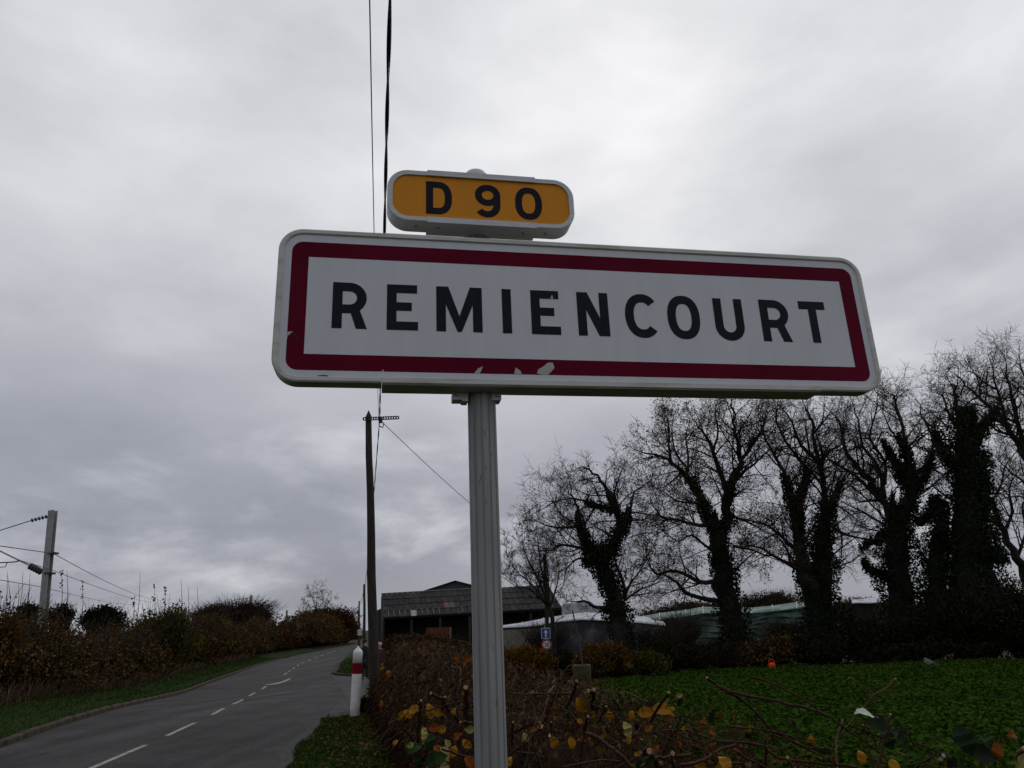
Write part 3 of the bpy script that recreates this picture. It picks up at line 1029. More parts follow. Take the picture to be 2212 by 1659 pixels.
hedgerow = empty('hedgerow', (hedge_x(30), 30, ground_z(hedge_x(30), 30)),
                 'long mixed autumn hedgerow running along the left side of the road', 'hedge')
SEG = [(17, 25, 'mixed_leaf', 2.3, 3400), (25, 30, 'brown_leaf', 2.1, 3600), (30, 36, 'mixed_leaf', 2.1, 3800), (36, 41, 'mixed_leaf', 2.3, 3400), (41, 50, 'olive_leaf', 3.0, 4800),
       (50, 58, 'rust_leaf', 2.9, 3800), (58, 68, 'mixed_leaf', 2.8, 3600), (68, 80, 'brown_leaf', 2.8, 3200), (80, 98, 'mixed_leaf', 3.3, 3600), (98, 125, 'rust_leaf', 3.4, 4400),
       (125, 160, 'brown_leaf', 5.2, 5200), (160, 200, 'rust_leaf', 5.4, 4600)]
core_b = MB()
sprays = []
for si, (y0, y1, mk, h, n) in enumerate(SEG):
    rng = np.random.default_rng(100 + si)
    n = int(n * 2.6)
    yy = rng.uniform(y0 - 0.8, y1 + 0.8, n)
    wv = 1.5 if y0 < 100 else 3.5
    hb = np.array([h * (0.90 + 0.45 * mnoise.noise(Vector((y * 0.33, 1.0, si * 0.1))) + 0.34 * mnoise.noise(Vector((y * 1.0, 5, 0)))) for y in yy])
    th = rng.uniform(-0.25, math.pi * 0.8, n)
    bulge = np.array([1 + 0.85 * mnoise.noise(Vector((y * 0.75, t * 1.6, 9.0))) for y, t in zip(yy, th)])
    rr_ = rng.uniform(0.35, 1.0, n) ** 0.5 * bulge + 0.11 * rng.normal(size=n)
    lat = -np.cos(th) * wv * rr_
    zz = hb * (0.38 + 0.60 * np.sin(th) * rr_)
    zz = np.maximum(zz, rng.uniform(0.02, 0.4, n))
    xx = np.array([hedge_x(y) for y in yy]) - lat
    gz = np.array([ground_z(x, y) for x, y in zip(xx, yy)])
    P = np.stack([xx, yy, gz + zz], 1)
    sz = rng.uniform(0.65, 1.3, n) * (0.062 + 0.0020 * yy)
    V, F = leaf_arrays(P, sz, 0.62, rng)
    o = link('foliage', np_mesh('foliage', V, F), M[mk])
    world_child(o, hedgerow)
    o['kind'] = 'stuff'
    # loose sprays of foliage and dry stalks breaking the outline
    m_ = max(8, int((y1 - y0) * 1.6))
    for _q in range(m_):
        yc = rng.uniform(y0, y1)
        tc_ = rng.uniform(0.1, 2.4)
        rc = rng.uniform(0.9, 1.25)
        xc = hedge_x(yc) + math.cos(tc_) * wv * rc
        zc_ = h * (0.36 + 0.62 * math.sin(tc_) * rc)
        kk = int(rng.uniform(35, 90))
        Pc = np.stack([rng.normal(xc, .22, kk), rng.normal(yc, .30, kk), ground_z(xc, yc) + np.maximum(.05, rng.normal(zc_, .24, kk))], 1)
        sprays.append((Pc, _q % 4, yc))
    # stray woody shoots standing above the top
    k = 190
    ys_ = rng.uniform(y0, y1, k)
    xs_ = np.array([hedge_x(y) for y in ys_]) + rng.normal(0, 0.5, k)
    g_ = np.array([ground_z(x, y) for x, y in zip(xs_, ys_)])
    p0 = np.stack([xs_, ys_, g_ + 0.2], 1)
    hh = h * rng.uniform(0.55, 1.18, k)
    p2 = p0 + np.stack([rng.normal(0.45, 0.7, k), rng.normal(0, 0.6, k), hh], 1)
    p1 = (p0 + p2) / 2 + rng.normal(0, 0.12, (k, 3))
    V, F = twig_arrays(p0, p1, p2, 0.012 + 0.0002 * y0, 0.004 + 0.0001 * y0)
    o = link('stems', np_mesh('stems', V, F), M['twig_grey'])
    world_child(o, hedgerow)
    o['kind'] = 'stuff'
    # twig mass inside
    nseg = max(2, int((y1 - y0) / 1.5))
    for j in range(nseg):
        y = y0 + (y1 - y0) * (j + 0.5) / nseg
        x = hedge_x(y)
        rr = 0.78 * (wv if y0 < 100 else wv * 0.9)
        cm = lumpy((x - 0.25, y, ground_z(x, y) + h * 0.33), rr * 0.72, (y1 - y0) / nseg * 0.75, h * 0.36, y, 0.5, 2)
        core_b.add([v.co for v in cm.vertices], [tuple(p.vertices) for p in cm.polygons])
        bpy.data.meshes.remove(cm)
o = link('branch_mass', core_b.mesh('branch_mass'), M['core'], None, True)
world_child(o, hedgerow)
for q_, mk in enumerate(('straw', 'gold_leaf', 'brown_leaf', 'olive_leaf')):
    PS = np.concatenate([a for a, b, c in sprays if b == q_])
    YS_ = np.concatenate([np.full(len(a), c) for a, b, c in sprays if b == q_])
    V, F = leaf_arrays(PS, RNG.uniform(.6, 1.3, len(PS)) * (.055 + .0018 * YS_), .55)
    o = link('foliage', np_mesh('foliage', V, F), M[mk])
    world_child(o, hedgerow)
    o['kind'] = 'stuff'
kk = 2600
yk = 14 + 60 * RNG.uniform(0, 1, kk) ** 1.6
xk = np.array([hedge_x(y) for y in yk]) + RNG.normal(1.15, .3, kk)
p0 = np.stack([xk, yk, np.array([ground_z(x, y) for x, y in zip(xk, yk)]) + .04], 1)
p2 = p0 + np.stack([RNG.normal(.12, .16, kk), RNG.normal(0, .16, kk), RNG.uniform(.15, .6, kk)], 1)
V, F = twig_arrays(p0, (p0 + p2) / 2 + RNG.normal(0, .03, (kk, 3)), p2, .004 + .0002 * yk, .002 + .0001 * yk)
o = link('dry_stems', np_mesh('dry_stems', V, F), M['straw'])
world_child(o, hedgerow)
o['kind'] = 'stuff'


def bush_at(name, label, cat, x, ytop, dist, wpx, leaf, n, size, zbase=None, group=None, **k):
    """Bush centred on picture column x with its top at picture row ytop."""
    top = sight(x, ytop, dist)
    zb = ground_z(top[0], top[1]) if zbase is None else zbase
    rx = abs(sight(x + wpx / 2, ytop, dist)[0] - top[0])
    return shrub(name, label, cat, (top[0], dist, zb), rx, rx * k.pop('deep', 0.9), (top[2] - zb) / 1.02, leaf, n, size, group=group, **k)


bush_at('golden_shrub', 'orange and yellow leaved shrub at the left edge of the picture', 'shrub', 16, 1300, 20.3, 110, M['gold_leaf'], 2600, 0.085, shoot=0.4)
bush_at('olive_shrub', 'yellow-green shrub standing tallest in the left hedgerow', 'shrub', 362, 1302, 41.5, 125, M['olive_leaf'], 2600, 0.15, shoot=0.4)
bush_at('evergreen_bush', 'dark rounded bush directly behind the railway mast', 'bush', 78, 1294, 62, 100, M['ever_leaf'], 2200, 0.24, deep=0.8, lobes=16, spread=.75)
bush_at('evergreen_bush', 'narrow dark bush just right of the railway mast', 'bush', 140, 1298, 64, 60, M['ever_leaf'], 1100, 0.22, lobes=14, spread=.75)
bush_at('evergreen_bush', 'widest dark bush on the field beyond the left hedgerow', 'bush', 228, 1297, 66, 120, M['ever_leaf'], 2400, 0.24, deep=0.8, lobes=18, spread=.7)
bush_at('brown_thicket', 'bare brown thicket of small trees beyond the left hedgerow', 'thicket', 520, 1282, 135, 200, M['far_brown'], 3600, 0.28, deep=0.5, lobes=26, twigs=700, shoot=0.12, spread=.65)
bush_at('brown_thicket', 'low brown scrub left of the far railway mast', 'thicket', 452, 1300, 120, 90, M['far_brown'], 1600, 0.3, deep=0.6, twigs=200)
bush_at('rust_thicket', 'rusty brown rounded thicket where the road bends out of sight', 'thicket', 715, 1302, 170, 130, M['rust_leaf'], 5000, 0.42, deep=0.8, lobes=14, twigs=300, shoot=0.15)

# ------------------------------------------------------------------ trees
def catmull(pts, k=3):
    P = [np.array(p, float) for p in pts]
    out = []
    for i in range(len(P) - 1):
        a = P[i - 1] if i > 0 else 2 * P[0] - P[1]
        b, c = P[i], P[i + 1]
        d = P[i + 2] if i + 2 < len(P) else 2 * P[-1] - P[-2]
        for j in range(k):
            t = j / k
            out.append(0.5 * ((2 * b) + (-a + c) * t + (2 * a - 5 * b + 4 * c - d) * t * t + (-a + 3 * b - 3 * c + d) * t ** 3))
    out.append(P[-1])
    return out


class Tree:
    def __init__(self, seed):
        self.wood, self.tw = MB(), MB()
        self.rnd = random.Random(seed)
        self.ivy_pts, self.ivy_core = [], MB()
        self.tips = []

    def grow(self, p, d, L, r, lvl):
        R = self.rnd
        n = 4 if lvl >= 2 else 3
        pts, dirs = [Vector(p)], [Vector(d)]
        d = Vector(d).normalized()
        for i in range(n):
            d = (d + Vector((R.gauss(0, .16), R.gauss(0, .16), R.gauss(0, .15) + 0.025))).normalized()
            pts.append(pts[-1] + d * (L / n))
            dirs.append(d.copy())
        rad = [max(self.rmin, r * (1 - 0.72 * i / n)) for i in range(n + 1)]
        self.tw.tube(pts, rad, 4 if r > 0.03 else 3, cap=False)
        if lvl == 0:
            self.tips.append(pts[-1])
            self.tips.append(pts[1])
            return
        k = {3: 6, 2: 6, 1: 6}[lvl]
        for j in range(k):
            f = R.uniform(0.22, 1.0) * n
            i = min(n - 1, int(f))
            q = pts[i].lerp(pts[i + 1], f - i)
            self.side(q, dirs[i + 1], L * R.uniform(0.38, 0.62), rad[i] * 0.55, lvl - 1)

    def side(self, q, t, L, r, lvl):
        R = self.rnd
        t = Vector(t).normalized()
        o = Vector((R.gauss(0, 1), R.gauss(0, 1), R.gauss(0, 1)))
        o = (o - t * o.dot(t)).normalized()
        a = math.radians(R.uniform(30, 72))
        dd = t * math.cos(a) + o * math.sin(a) + Vector((0, 0, self.lift))
        self.grow(q, dd, L, r, lvl)

    def limb(self, pts, r0, r1, spacing=0.34, kid=(1.0, 2.1), start=0.25, lvl=2, n=7):
        P = catmull(pts, 3)
        m = len(P)
        R = self.rnd
        for i in range(1, m - 1):
            P[i] = P[i] + np.array([R.gauss(0, r0 * 0.18), R.gauss(0, r0 * 0.3), R.gauss(0, r0 * 0.12)])
        rad = [r0 + (r1 - r0) * (i / (m - 1)) ** 0.8 for i in range(m)]
        self.wood.tube(P, rad, n)
        acc = 0.0
        tot = sum(np.linalg.norm(P[i + 1] - P[i]) for i in range(m - 1))
        run = 0.0
        for i in range(m - 1):
            seg = P[i + 1] - P[i]
            L = np.linalg.norm(seg)
            acc += L
            run += L
            if run / tot < start:
                continue
            while acc > spacing:
                acc -= spacing
                q = P[i] + seg * R.random()
                ln = R.uniform(*kid) * (0.65 + 0.5 * min(1, rad[i] / 0.12))
                self.side(q, seg / max(L, 1e-6), ln, min(rad[i] * 0.5, 0.02 + 0.012 * ln), lvl)
        self.grow(P[-1], P[-1] - P[-2], R.uniform(0.6, 1.2), r1, min(lvl, 2))
        return P

    def ivy(self, pts, r0, r1, dens=1150, size=0.095, rough=0.3):
        P = catmull(pts, 3)
        R = self.rnd
        m = len(P)
        rad = [(r0 + (r1 - r0) * i / (m - 1)) * (1 + R.gauss(0, 0.12)) for i in range(m)]
        rad = [q * 0.80 for q in rad]
        self.ivy_core.tube(P, [q * 0.5 for q in rad], 8)
        for i in range(m - 1):
            seg = P[i + 1] - P[i]
            L = np.linalg.norm(seg)
            k = int(dens * L * (0.4 + rad[i]))
            for _ in range(k):
                f = R.random()
                c = P[i] + seg * f
                rr = rad[i] * (1 - f) + rad[i + 1] * f
                a = R.uniform(0, 2 * math.pi)
                lump = 1 + 0.55 * mnoise.noise(Vector((math.cos(a) * 1.2 + c[0], math.sin(a) * 1.2 + c[1], c[2] * 1.3)))
                q = rr * lump * (0.50 + 0.48 * R.random() ** 0.6)
                self.ivy_pts.append((c[0] + math.cos(a) * q, c[1] + math.sin(a) * q, c[2] + R.gauss(0, 0.12)))
        self.ivy_size = size

    def finish(self, name, label, base, leaves=0, leaf_m=None, lsize=0.075):
        e = empty(name, tuple(base), label, 'tree')
        for nm, mb_, mt, sm in (('trunk', self.wood, M['bark'], True), ('crown', self.tw, M['twig_grey'], False)):
            o = link(nm, mb_.mesh(nm), mt, None, sm)
            world_child(o, e)
            if nm == 'crown':
                o['kind'] = 'stuff'
        if self.ivy_pts:
            P = np.array(self.ivy_pts)
            V, F = leaf_arrays(P, RNG.uniform(0.6, 1.3, len(P)) * self.ivy_size, 0.85)
            o = link('ivy', np_mesh('ivy', V, F), M['ivy'])
            world_child(o, e)
            o['kind'] = 'stuff'
            o = link('ivy_stem', self.ivy_core.mesh('ivy_stem'), M['ivy_core'], None, True)
            world_child(o, e)
        if leaves:
            T = np.array([tuple(t) for t in self.tips])
            T = T[RNG.integers(0, len(T), leaves)] + RNG.normal(0, 0.09, (leaves, 3))
            V, F = leaf_arrays(T, RNG.uniform(0.6, 1.4, leaves) * lsize, 0.65)
            o = link('withered_leaves', np_mesh('withered_leaves', V, F), leaf_m or M['deadleaf'])
            world_child(o, e)
            o['kind'] = 'stuff'
        return e


A7 = lambda x, y: (1050.9 + x / 3, 829.6 + y / 3)
A8 = lambda x, y: (1604 + x * .3833, 746.7 + y * .3833)


def line(fn, dist, pts, d0=0.0, d1=0.0):
    n = len(pts)
    return [sight(*fn(*p), dist + d0 + (d1 - d0) * i / max(1, n - 1)) for i, p in enumerate(pts)]


def mk_tree(seed, fn, dist, trunk, limbs, ivies, name, label, leaves=0, rmin=0.0052, lift=0.0, lsize=0.075):
    t = Tree(seed)
    t.rmin, t.lift = rmin, lift
    P, r0, r1 = trunk
    base = sight(*fn(*P[0]), dist)
    gz = ground_z(base[0], base[1])
    tp = line(fn, dist, P)
    tp[0][2] = gz - 0.1
    t.limb(tp, r0, r1, spacing=1.2, kid=(0.6, 1.2), start=0.45, lvl=1, n=10)
    for k, (P, r0, r1, *rest) in enumerate(limbs):
        dd = rest[0] if rest else [1.6, -1.5, 0.8, -2.1, 2.2, -0.9, 1.2][k % 7]
        sp = rest[1] if len(rest) > 1 else 0.26
        kid = rest[2] if len(rest) > 2 else (1.0, 2.1)
        t.limb(line(fn, dist, P, 0, dd), r0, r1, spacing=sp, kid=kid, start=0.2)
    for P, r0, r1, *rest in ivies:
        dd = rest[0] if rest else 0.0
        t.ivy(line(fn, dist, P, 0, dd), r0, r1)
    return t.finish(name, label, (base[0], base[1], gz), leaves, lsize=lsize)


mk_tree(1, A7, 31, ([(905, 1720), (865, 1560), (830, 1400), (785, 1260), (740, 1170)], 0.36, 0.24), [
    ([(740, 1170), (800, 1080), (850, 980), (880, 900), (840, 820), (790, 700), (740, 630), (700, 580), (640, 540), (595, 545)], 0.2, 0.02, 0.8),
    ([(860, 940), (915, 850), (940, 770), (960, 700), (1020, 660)], 0.11, 0.02, 1.2),
    ([(740, 1170), (680, 1090), (640, 1000), (610, 920), (590, 830), (560, 740), (540, 650)], 0.17, 0.02, -1.0),
    ([(840, 820), (760, 800), (690, 790), (640, 765), (560, 740), (450, 760), (385, 800)], 0.08, 0.02, -1.4),
    ([(680, 1090), (560, 1050), (470, 1045), (420, 1080), (360, 1060)], 0.08, 0.02, 1.5),
    ([(610, 920), (500, 930), (400, 920), (330, 890)], 0.07, 0.015, -2.0),
    ([(900, 1400), (885, 1280), (835, 1150), (825, 1090)], 0.09, 0.03, 1.4),
    ([(860, 1450), (760, 1450), (690, 1440), (650, 1410), (590, 1412)], 0.1, 0.04, -0.6, 0.6, (0.6, 1.3)),
    ([(900, 1380), (930, 1300), (1000, 1200), (1060, 1080)], 0.06, 0.015, -1.0),
    ([(900, 1400), (980, 1340), (1080, 1300), (1180, 1260)], 0.05, 0.015, 1.8),
    ([(925, 880), (1000, 882), (1060, 850)], 0.05, 0.015, 0.6),
    ([(640, 1000), (560, 900), (470, 830), (410, 700)], 0.07, 0.015, 2.0),
    ([(700, 1150), (600, 1130), (520, 1200), (500, 1300)], 0.06, 0.015, -1.4),
    ([(840, 820), (830, 700), (860, 600), (880, 540)], 0.05, 0.012, -1.6),
], [([(905, 1720), (865, 1560), (830, 1400), (785, 1260), (740, 1170)], 0.72, 0.7),
    ([(740, 1170), (800, 1080), (850, 980), (880, 900), (830, 800), (780, 680)], 0.66, 0.12, 0.5),
    ([(860, 960), (900, 880), (925, 810)], 0.45, 0.18, 0.6),
    ([(740, 1170), (680, 1090), (640, 1000), (610, 920), (590, 830)], 0.62, 0.12, -0.6),
    ([(800, 1080), (740, 1060), (690, 1100), (650, 1180)], 0.5, 0.3, -0.6),
    ([(840, 820), (760, 800), (690, 790), (640, 765)], 0.28, 0.08, -0.8)],
    'ivy_tree', 'leftmost ivy-clad tree, leaning left in front of the white shed', leaves=160)

mk_tree(2, A7, 32, ([(1650, 1720), (1590, 1500), (1560, 1300), (1530, 1150), (1500, 980)], 0.48, 0.32), [
    ([(1500, 980), (1430, 850), (1390, 740), (1330, 640), (1270, 570), (1200, 510), (1100, 455), (1000, 440)], 0.25, 0.025, 1.0),
    ([(1290, 590), (1305, 520), (1292, 350), (1300, 290)], 0.08, 0.02, 0.8),
    ([(1200, 510), (1185, 400), (1180, 260), (1160, 190)], 0.07, 0.02, -1.2),
    ([(1310, 560), (1230, 450), (1200, 320), (1210, 220)], 0.07, 0.02, 1.8),
    ([(1500, 980), (1560, 900), (1560, 750), (1590, 640), (1640, 540), (1650, 440), (1620, 330), (1600, 200), (1590, 100)], 0.26, 0.025, -0.8),
    ([(1560, 700), (1490, 500), (1440, 370), (1370, 270), (1330, 210)], 0.14, 0.02, 1.5),
    ([(1640, 500), (1720, 400), (1790, 280), (1812, 180)], 0.09, 0.02, -1.8),
    ([(1590, 660), (1680, 560), (1760, 500), (1825, 430)], 0.10, 0.02, 1.2),
    ([(1500, 1285), (1380, 1283), (1280, 1230), (1200, 1212), (1100, 1232), (1070, 1190), (1040, 1130)], 0.11, 0.025, -1.2),
    ([(1530, 1410), (1400, 1390), (1290, 1350), (1230, 1280), (1160, 1240)], 0.12, 0.05, 1.5, 0.7, (0.6, 1.2)),
    ([(1440, 920), (1340, 910), (1240, 880), (1150, 870), (1100, 820), (1060, 740)], 0.10, 0.02, -2.0),
    ([(1590, 850), (1680, 890), (1760, 930), (1850, 975)], 0.07, 0.02, 1.6),
    ([(1600, 1050), (1700, 1070), (1830, 1120)], 0.07, 0.02, -1.6),
    ([(1440, 900), (1380, 780), (1240, 760), (1150, 700), (1070, 660)], 0.07, 0.015, 2.2),
    ([(1500, 1100), (1420, 1050), (1330, 980), (1240, 1020), (1150, 960)], 0.08, 0.015, -0.8),
    ([(1620, 1200), (1700, 1120), (1790, 1060)], 0.05, 0.015, 0.8),
    ([(1620, 330), (1680, 240), (1730, 150)], 0.05, 0.015, 0.8),
    ([(1470, 440), (1500, 300), (1480, 180), (1500, 110)], 0.06, 0.015, -1.6),
], [([(1650, 1720), (1590, 1500), (1560, 1300), (1530, 1150), (1500, 980)], 1.0, 0.62),
    ([(1500, 980), (1430, 850), (1390, 740), (1330, 640), (1250, 560)], 0.55, 0.1, 0.5),
    ([(1500, 980), (1560, 900), (1560, 750), (1590, 640), (1640, 540)], 0.5, 0.1, -0.4)],
    'ivy_tree', 'tall ivy-clad tree with withered brown leaves right of the white shed', leaves=15000, lsize=0.07)

mk_tree(3, A8, 31, ([(410, 1680), (400, 1450), (370, 1330), (345, 1230)], 0.42, 0.3), [
    ([(425, 1500), (440, 1300), (450, 1100), (470, 950), (460, 800), (430, 650), (400, 500), (390, 400), (345, 325)], 0.24, 0.02, 0.8),
    ([(370, 1380), (322, 1250), (312, 1050), (280, 900), (240, 750), (210, 680), (160, 580), (110, 460), (90, 380)], 0.2, 0.02, -0.8),
    ([(310, 1000), (325, 850), (370, 710), (320, 640), (220, 500), (190, 400), (200, 310)], 0.13, 0.02, 1.2),
    ([(480, 950), (520, 850), (558, 765), (590, 690)], 0.12, 0.02, -1.2),
    ([(440, 700), (480, 600), (560, 550), (570, 430)], 0.09, 0.02, 1.6),
    ([(430, 650), (330, 560), (280, 430), (180, 310)], 0.10, 0.02, -1.8),
    ([(460, 800), (380, 700), (300, 600), (290, 450)], 0.07, 0.02, 1.8),
    ([(330, 1270), (200, 1200), (100, 1140), (0, 1120)], 0.10, 0.02, -1.0),
    ([(305, 1150), (150, 1020), (60, 990), (0, 975)], 0.08, 0.02, 1.0),
    ([(510, 1030), (600, 1070), (700, 1090)], 0.08, 0.03, -0.8),
    ([(400, 500), (450, 420), (460, 320)], 0.05, 0.015, -1.2),
    ([(300, 1230), (230, 1120), (180, 1040), (190, 940)], 0.05, 0.015, 1.6),
    ([(470, 950), (400, 880), (360, 800)], 0.05, 0.015, 1.2),
], [([(430, 1680), (410, 1450), (370, 1340), (330, 1230)], 1.0, 0.4),
    ([(470, 1680), (450, 1300), (450, 1100), (470, 950), (470, 880)], 1.1, 0.35, 0.6),
    ([(320, 1180), (312, 1000), (280, 900), (240, 740)], 0.38, 0.3, -0.4),
    ([(310, 1000), (325, 850), (372, 705)], 0.35, 0.15, 0.6),
    ([(490, 950), (520, 850), (558, 765)], 0.3, 0.12, -0.4)],
    'ivy_tree', 'forked ivy-clad tree below the right end of the town sign', leaves=300)

mk_tree(4, A8, 32, ([(900, 1700), (885, 1400), (870, 1200), (855, 1000)], 0.46, 0.32), [
    ([(850, 1000), (780, 860), (720, 760), (620, 650), (570, 560), (545, 430), (500, 375)], 0.2, 0.02, 0.8),
    ([(785, 880), (640, 740), (520, 660), (450, 640)], 0.10, 0.02, -1.4),
    ([(800, 860), (770, 700), (680, 560), (650, 420), (620, 320)], 0.12, 0.02, 1.6),
    ([(870, 1000), (950, 900), (940, 760), (930, 600), (900, 450), (860, 300), (830, 270)], 0.2, 0.02, -0.8),
    ([(940, 760), (1050, 640), (1070, 520), (1010, 400), (1000, 330)], 0.10, 0.02, 1.2),
    ([(860, 1080), (780, 1000), (680, 940), (560, 880)], 0.08, 0.02, -1.8),
    ([(800, 780), (800, 650), (720, 520), (750, 380), (760, 280)], 0.09, 0.02, 2.2),
    ([(720, 760), (660, 720), (640, 560), (580, 440)], 0.06, 0.015, -2.0),
    ([(930, 600), (850, 500), (800, 400), (790, 320)], 0.06, 0.015, 1.5),
    ([(860, 1040), (760, 930), (660, 830), (620, 800)], 0.06, 0.015, 0.8),
    ([(870, 1130), (800, 1060), (700, 1030), (610, 1000)], 0.06, 0.015, 1.6),
], [([(900, 1700), (890, 1400), (870, 1200), (880, 1000), (930, 880)], 1.35, 0.75),
    ([(940, 900), (940, 760), (920, 600), (880, 500)], 0.6, 0.2, -0.5),
    ([(930, 780), (870, 690), (830, 600), (790, 540)], 0.5, 0.15, 0.6),
    ([(850, 1040), (790, 1085), (720, 1110), (660, 1150)], 0.5, 0.10, 0.8),
    ([(880, 1330), (790, 1290), (720, 1260), (680, 1200)], 0.7, 0.15, 0.8),
    ([(950, 850), (1030, 720), (1070, 600)], 0.4, 0.2, 0.8),
    ([(1000, 1000), (1060, 930), (1090, 860)], 0.5, 0.3, 0.8)],
    'ivy_tree', 'wide bare-topped tree with ivy on its trunk left of the ivy column', leaves=500)

mk_tree(5, A8, 31, ([(1240, 1700), (1250, 1200), (1262, 900), (1250, 650)], 0.45, 0.28), [
    ([(1250, 650), (1240, 450), (1225, 330), (1200, 230), (1170, 220)], 0.2, 0.02, 0.5),
    ([(1262, 600), (1350, 450), (1440, 350)], 0.12, 0.02, 0.6, 0.6, (0.5, 1.1)),
    ([(1240, 500), (1170, 400), (1130, 290), (1100, 270)], 0.09, 0.02, 1.2),
    ([(1240, 700), (1120, 620), (1060, 500), (1030, 420)], 0.10, 0.02, -1.2),
    ([(1262, 900), (1150, 850), (1060, 780)], 0.08, 0.02, 1.2),
], [([(1240, 1700), (1250, 1200), (1262, 900), (1250, 650), (1245, 450), (1235, 350)], 1.55, 0.55),
    ([(1270, 620), (1350, 460), (1440, 355)], 0.6, 0.2, 0.4),
    ([(1240, 480), (1290, 400), (1290, 350)], 0.4, 0.25, 0.5),
    ([(1230, 700), (1130, 600), (1090, 480)], 0.6, 0.3, -0.6),
    ([(1300, 820), (1340, 700), (1350, 600)], 0.7, 0.5, 0.3),
    ([(1240, 1100), (1160, 1120), (1090, 1170)], 0.8, 0.25, 0.8),
    ([(1300, 1200), (1390, 1170), (1470, 1220)], 0.9, 0.35, 0.8),
    ([(1400, 1600), (1390, 1400), (1350, 1200), (1330, 1000)], 1.4, 0.8, 0.5),
    ([(1090, 1600), (1100, 1400), (1090, 1200), (1110, 1050)], 1.3, 0.6, 0.7),
    ([(1110, 1050), (1120, 940), (1090, 850)], 0.6, 0.3, 0.6),
    ([(1330, 1000), (1350, 880), (1360, 760)], 0.75, 0.45, 0.4)],
    'ivy_tree', 'dark column of ivy with a raised arm at the right', leaves=400)

mk_tree(6, A8, 33, ([(1720, 1500), (1600, 1290), (1545, 1200), (1475, 1050), (1405, 880), (1372, 780)], 0.26, 0.07), [
    ([(1475, 1050), (1520, 930), (1500, 800), (1560, 700)], 0.08, 0.02, 1.0),
    ([(1545, 1200), (1600, 1050), (1580, 900), (1640, 800)], 0.08, 0.02, -1.0),
    ([(1405, 880), (1460, 780), (1480, 680), (1540, 600)], 0.06, 0.02, 1.5),
    ([(1545, 1200), (1440, 1130), (1380, 1000)], 0.05, 0.02, -1.2),
], [], 'leaning_tree', 'slim bare trunk leaning left at the right edge of the picture', leaves=200)

mk_tree(7, A8, 35, ([(1820, 1600), (1780, 1200), (1720, 950), (1640, 700), (1580, 590)], 0.42, 0.24), [
    ([(1600, 620), (1530, 510), (1450, 400), (1340, 300), (1260, 225), (1195, 160)], 0.18, 0.02, 0.8),
    ([(1560, 560), (1480, 420), (1440, 250), (1400, 95)], 0.14, 0.02, -1.2),
    ([(1590, 580), (1530, 350), (1500, 200), (1480, 70)], 0.14, 0.02, 1.4),
    ([(1640, 700), (1620, 450), (1590, 250), (1560, 60)], 0.16, 0.02, -1.8),
    ([(1340, 300), (1330, 200), (1290, 130)], 0.06, 0.02, 0.8),
    ([(1530, 510), (1440, 480), (1390, 440), (1330, 380)], 0.08, 0.02, -1.4),
    ([(1700, 900), (1600, 780), (1520, 720), (1440, 640)], 0.09, 0.02, 1.4),
    ([(1720, 950), (1640, 880), (1560, 850), (1470, 860)], 0.07, 0.02, -1.6),
    ([(1440, 250), (1350, 200), (1300, 150), (1230, 150)], 0.06, 0.015, 1.2),
    ([(1590, 250), (1640, 150), (1650, 60)], 0.06, 0.015, 1.2),
], [], 'bare_tree', 'tallest bare tree reaching up at the right edge behind the ivy column', leaves=300)

mk_tree(8, A7, 40, ([(430, 1640), (425, 1520), (400, 1440)], 0.13, 0.10), [
    ([(400, 1440), (330, 1340), (250, 1260), (180, 1200), (130, 1090)], 0.07, 0.012, 1.0, 0.3, (0.9, 1.7)),
    ([(400, 1440), (350, 1300), (290, 1180), (240, 1060), (230, 950)], 0.07, 0.012, -1.0, 0.3, (0.9, 1.7)),
    ([(400, 1440), (380, 1300), (350, 1150), (330, 1000), (320, 930)], 0.08, 0.012, 0.6, 0.3, (0.9, 1.7)),
    ([(405, 1440), (400, 1280), (390, 1150), (370, 1020)], 0.06, 0.012, -0.6, 0.3, (0.9, 1.6)),
    ([(410, 1450), (450, 1330), (470, 1220), (450, 1110)], 0.06, 0.012, 1.2, 0.3, (0.9, 1.6)),
    ([(390, 1420), (280, 1330), (190, 1310), (120, 1260)], 0.05, 0.012, -1.4, 0.3, (0.8, 1.5)),
], [], 'bare_sapling', 'small many-stemmed bare tree just right of the sign post', rmin=0.007, lift=0.25)

A2 = lambda x, y: ((900 + x * .4822) / 1.8083, (2200 + y * .4822) / 1.8083)
mk_tree(9, A2, 150, ([(700, 600), (700, 480), (695, 400)], 0.3, 0.25), [
    ([(695, 400), (680, 320), (650, 250), (640, 215)], 0.11, 0.02, 1, 0.8, (1.3, 2.6)),
    ([(695, 400), (700, 310), (710, 230), (700, 205)], 0.11, 0.02, -1, 0.8, (1.3, 2.6)),
    ([(695, 400), (740, 320), (760, 250)], 0.11, 0.02, 1, 0.8, (1.3, 2.6)),
    ([(695, 420), (640, 350), (610, 330)], 0.09, 0.02, 1, 0.8, (1.2, 2.3)),
    ([(700, 420), (790, 330), (820, 250)], 0.09, 0.02, 1, 0.8, (1.2, 2.3)),
], [], 'bare_tree', 'pale bare tree above the hedges where the road bends', rmin=0.013)

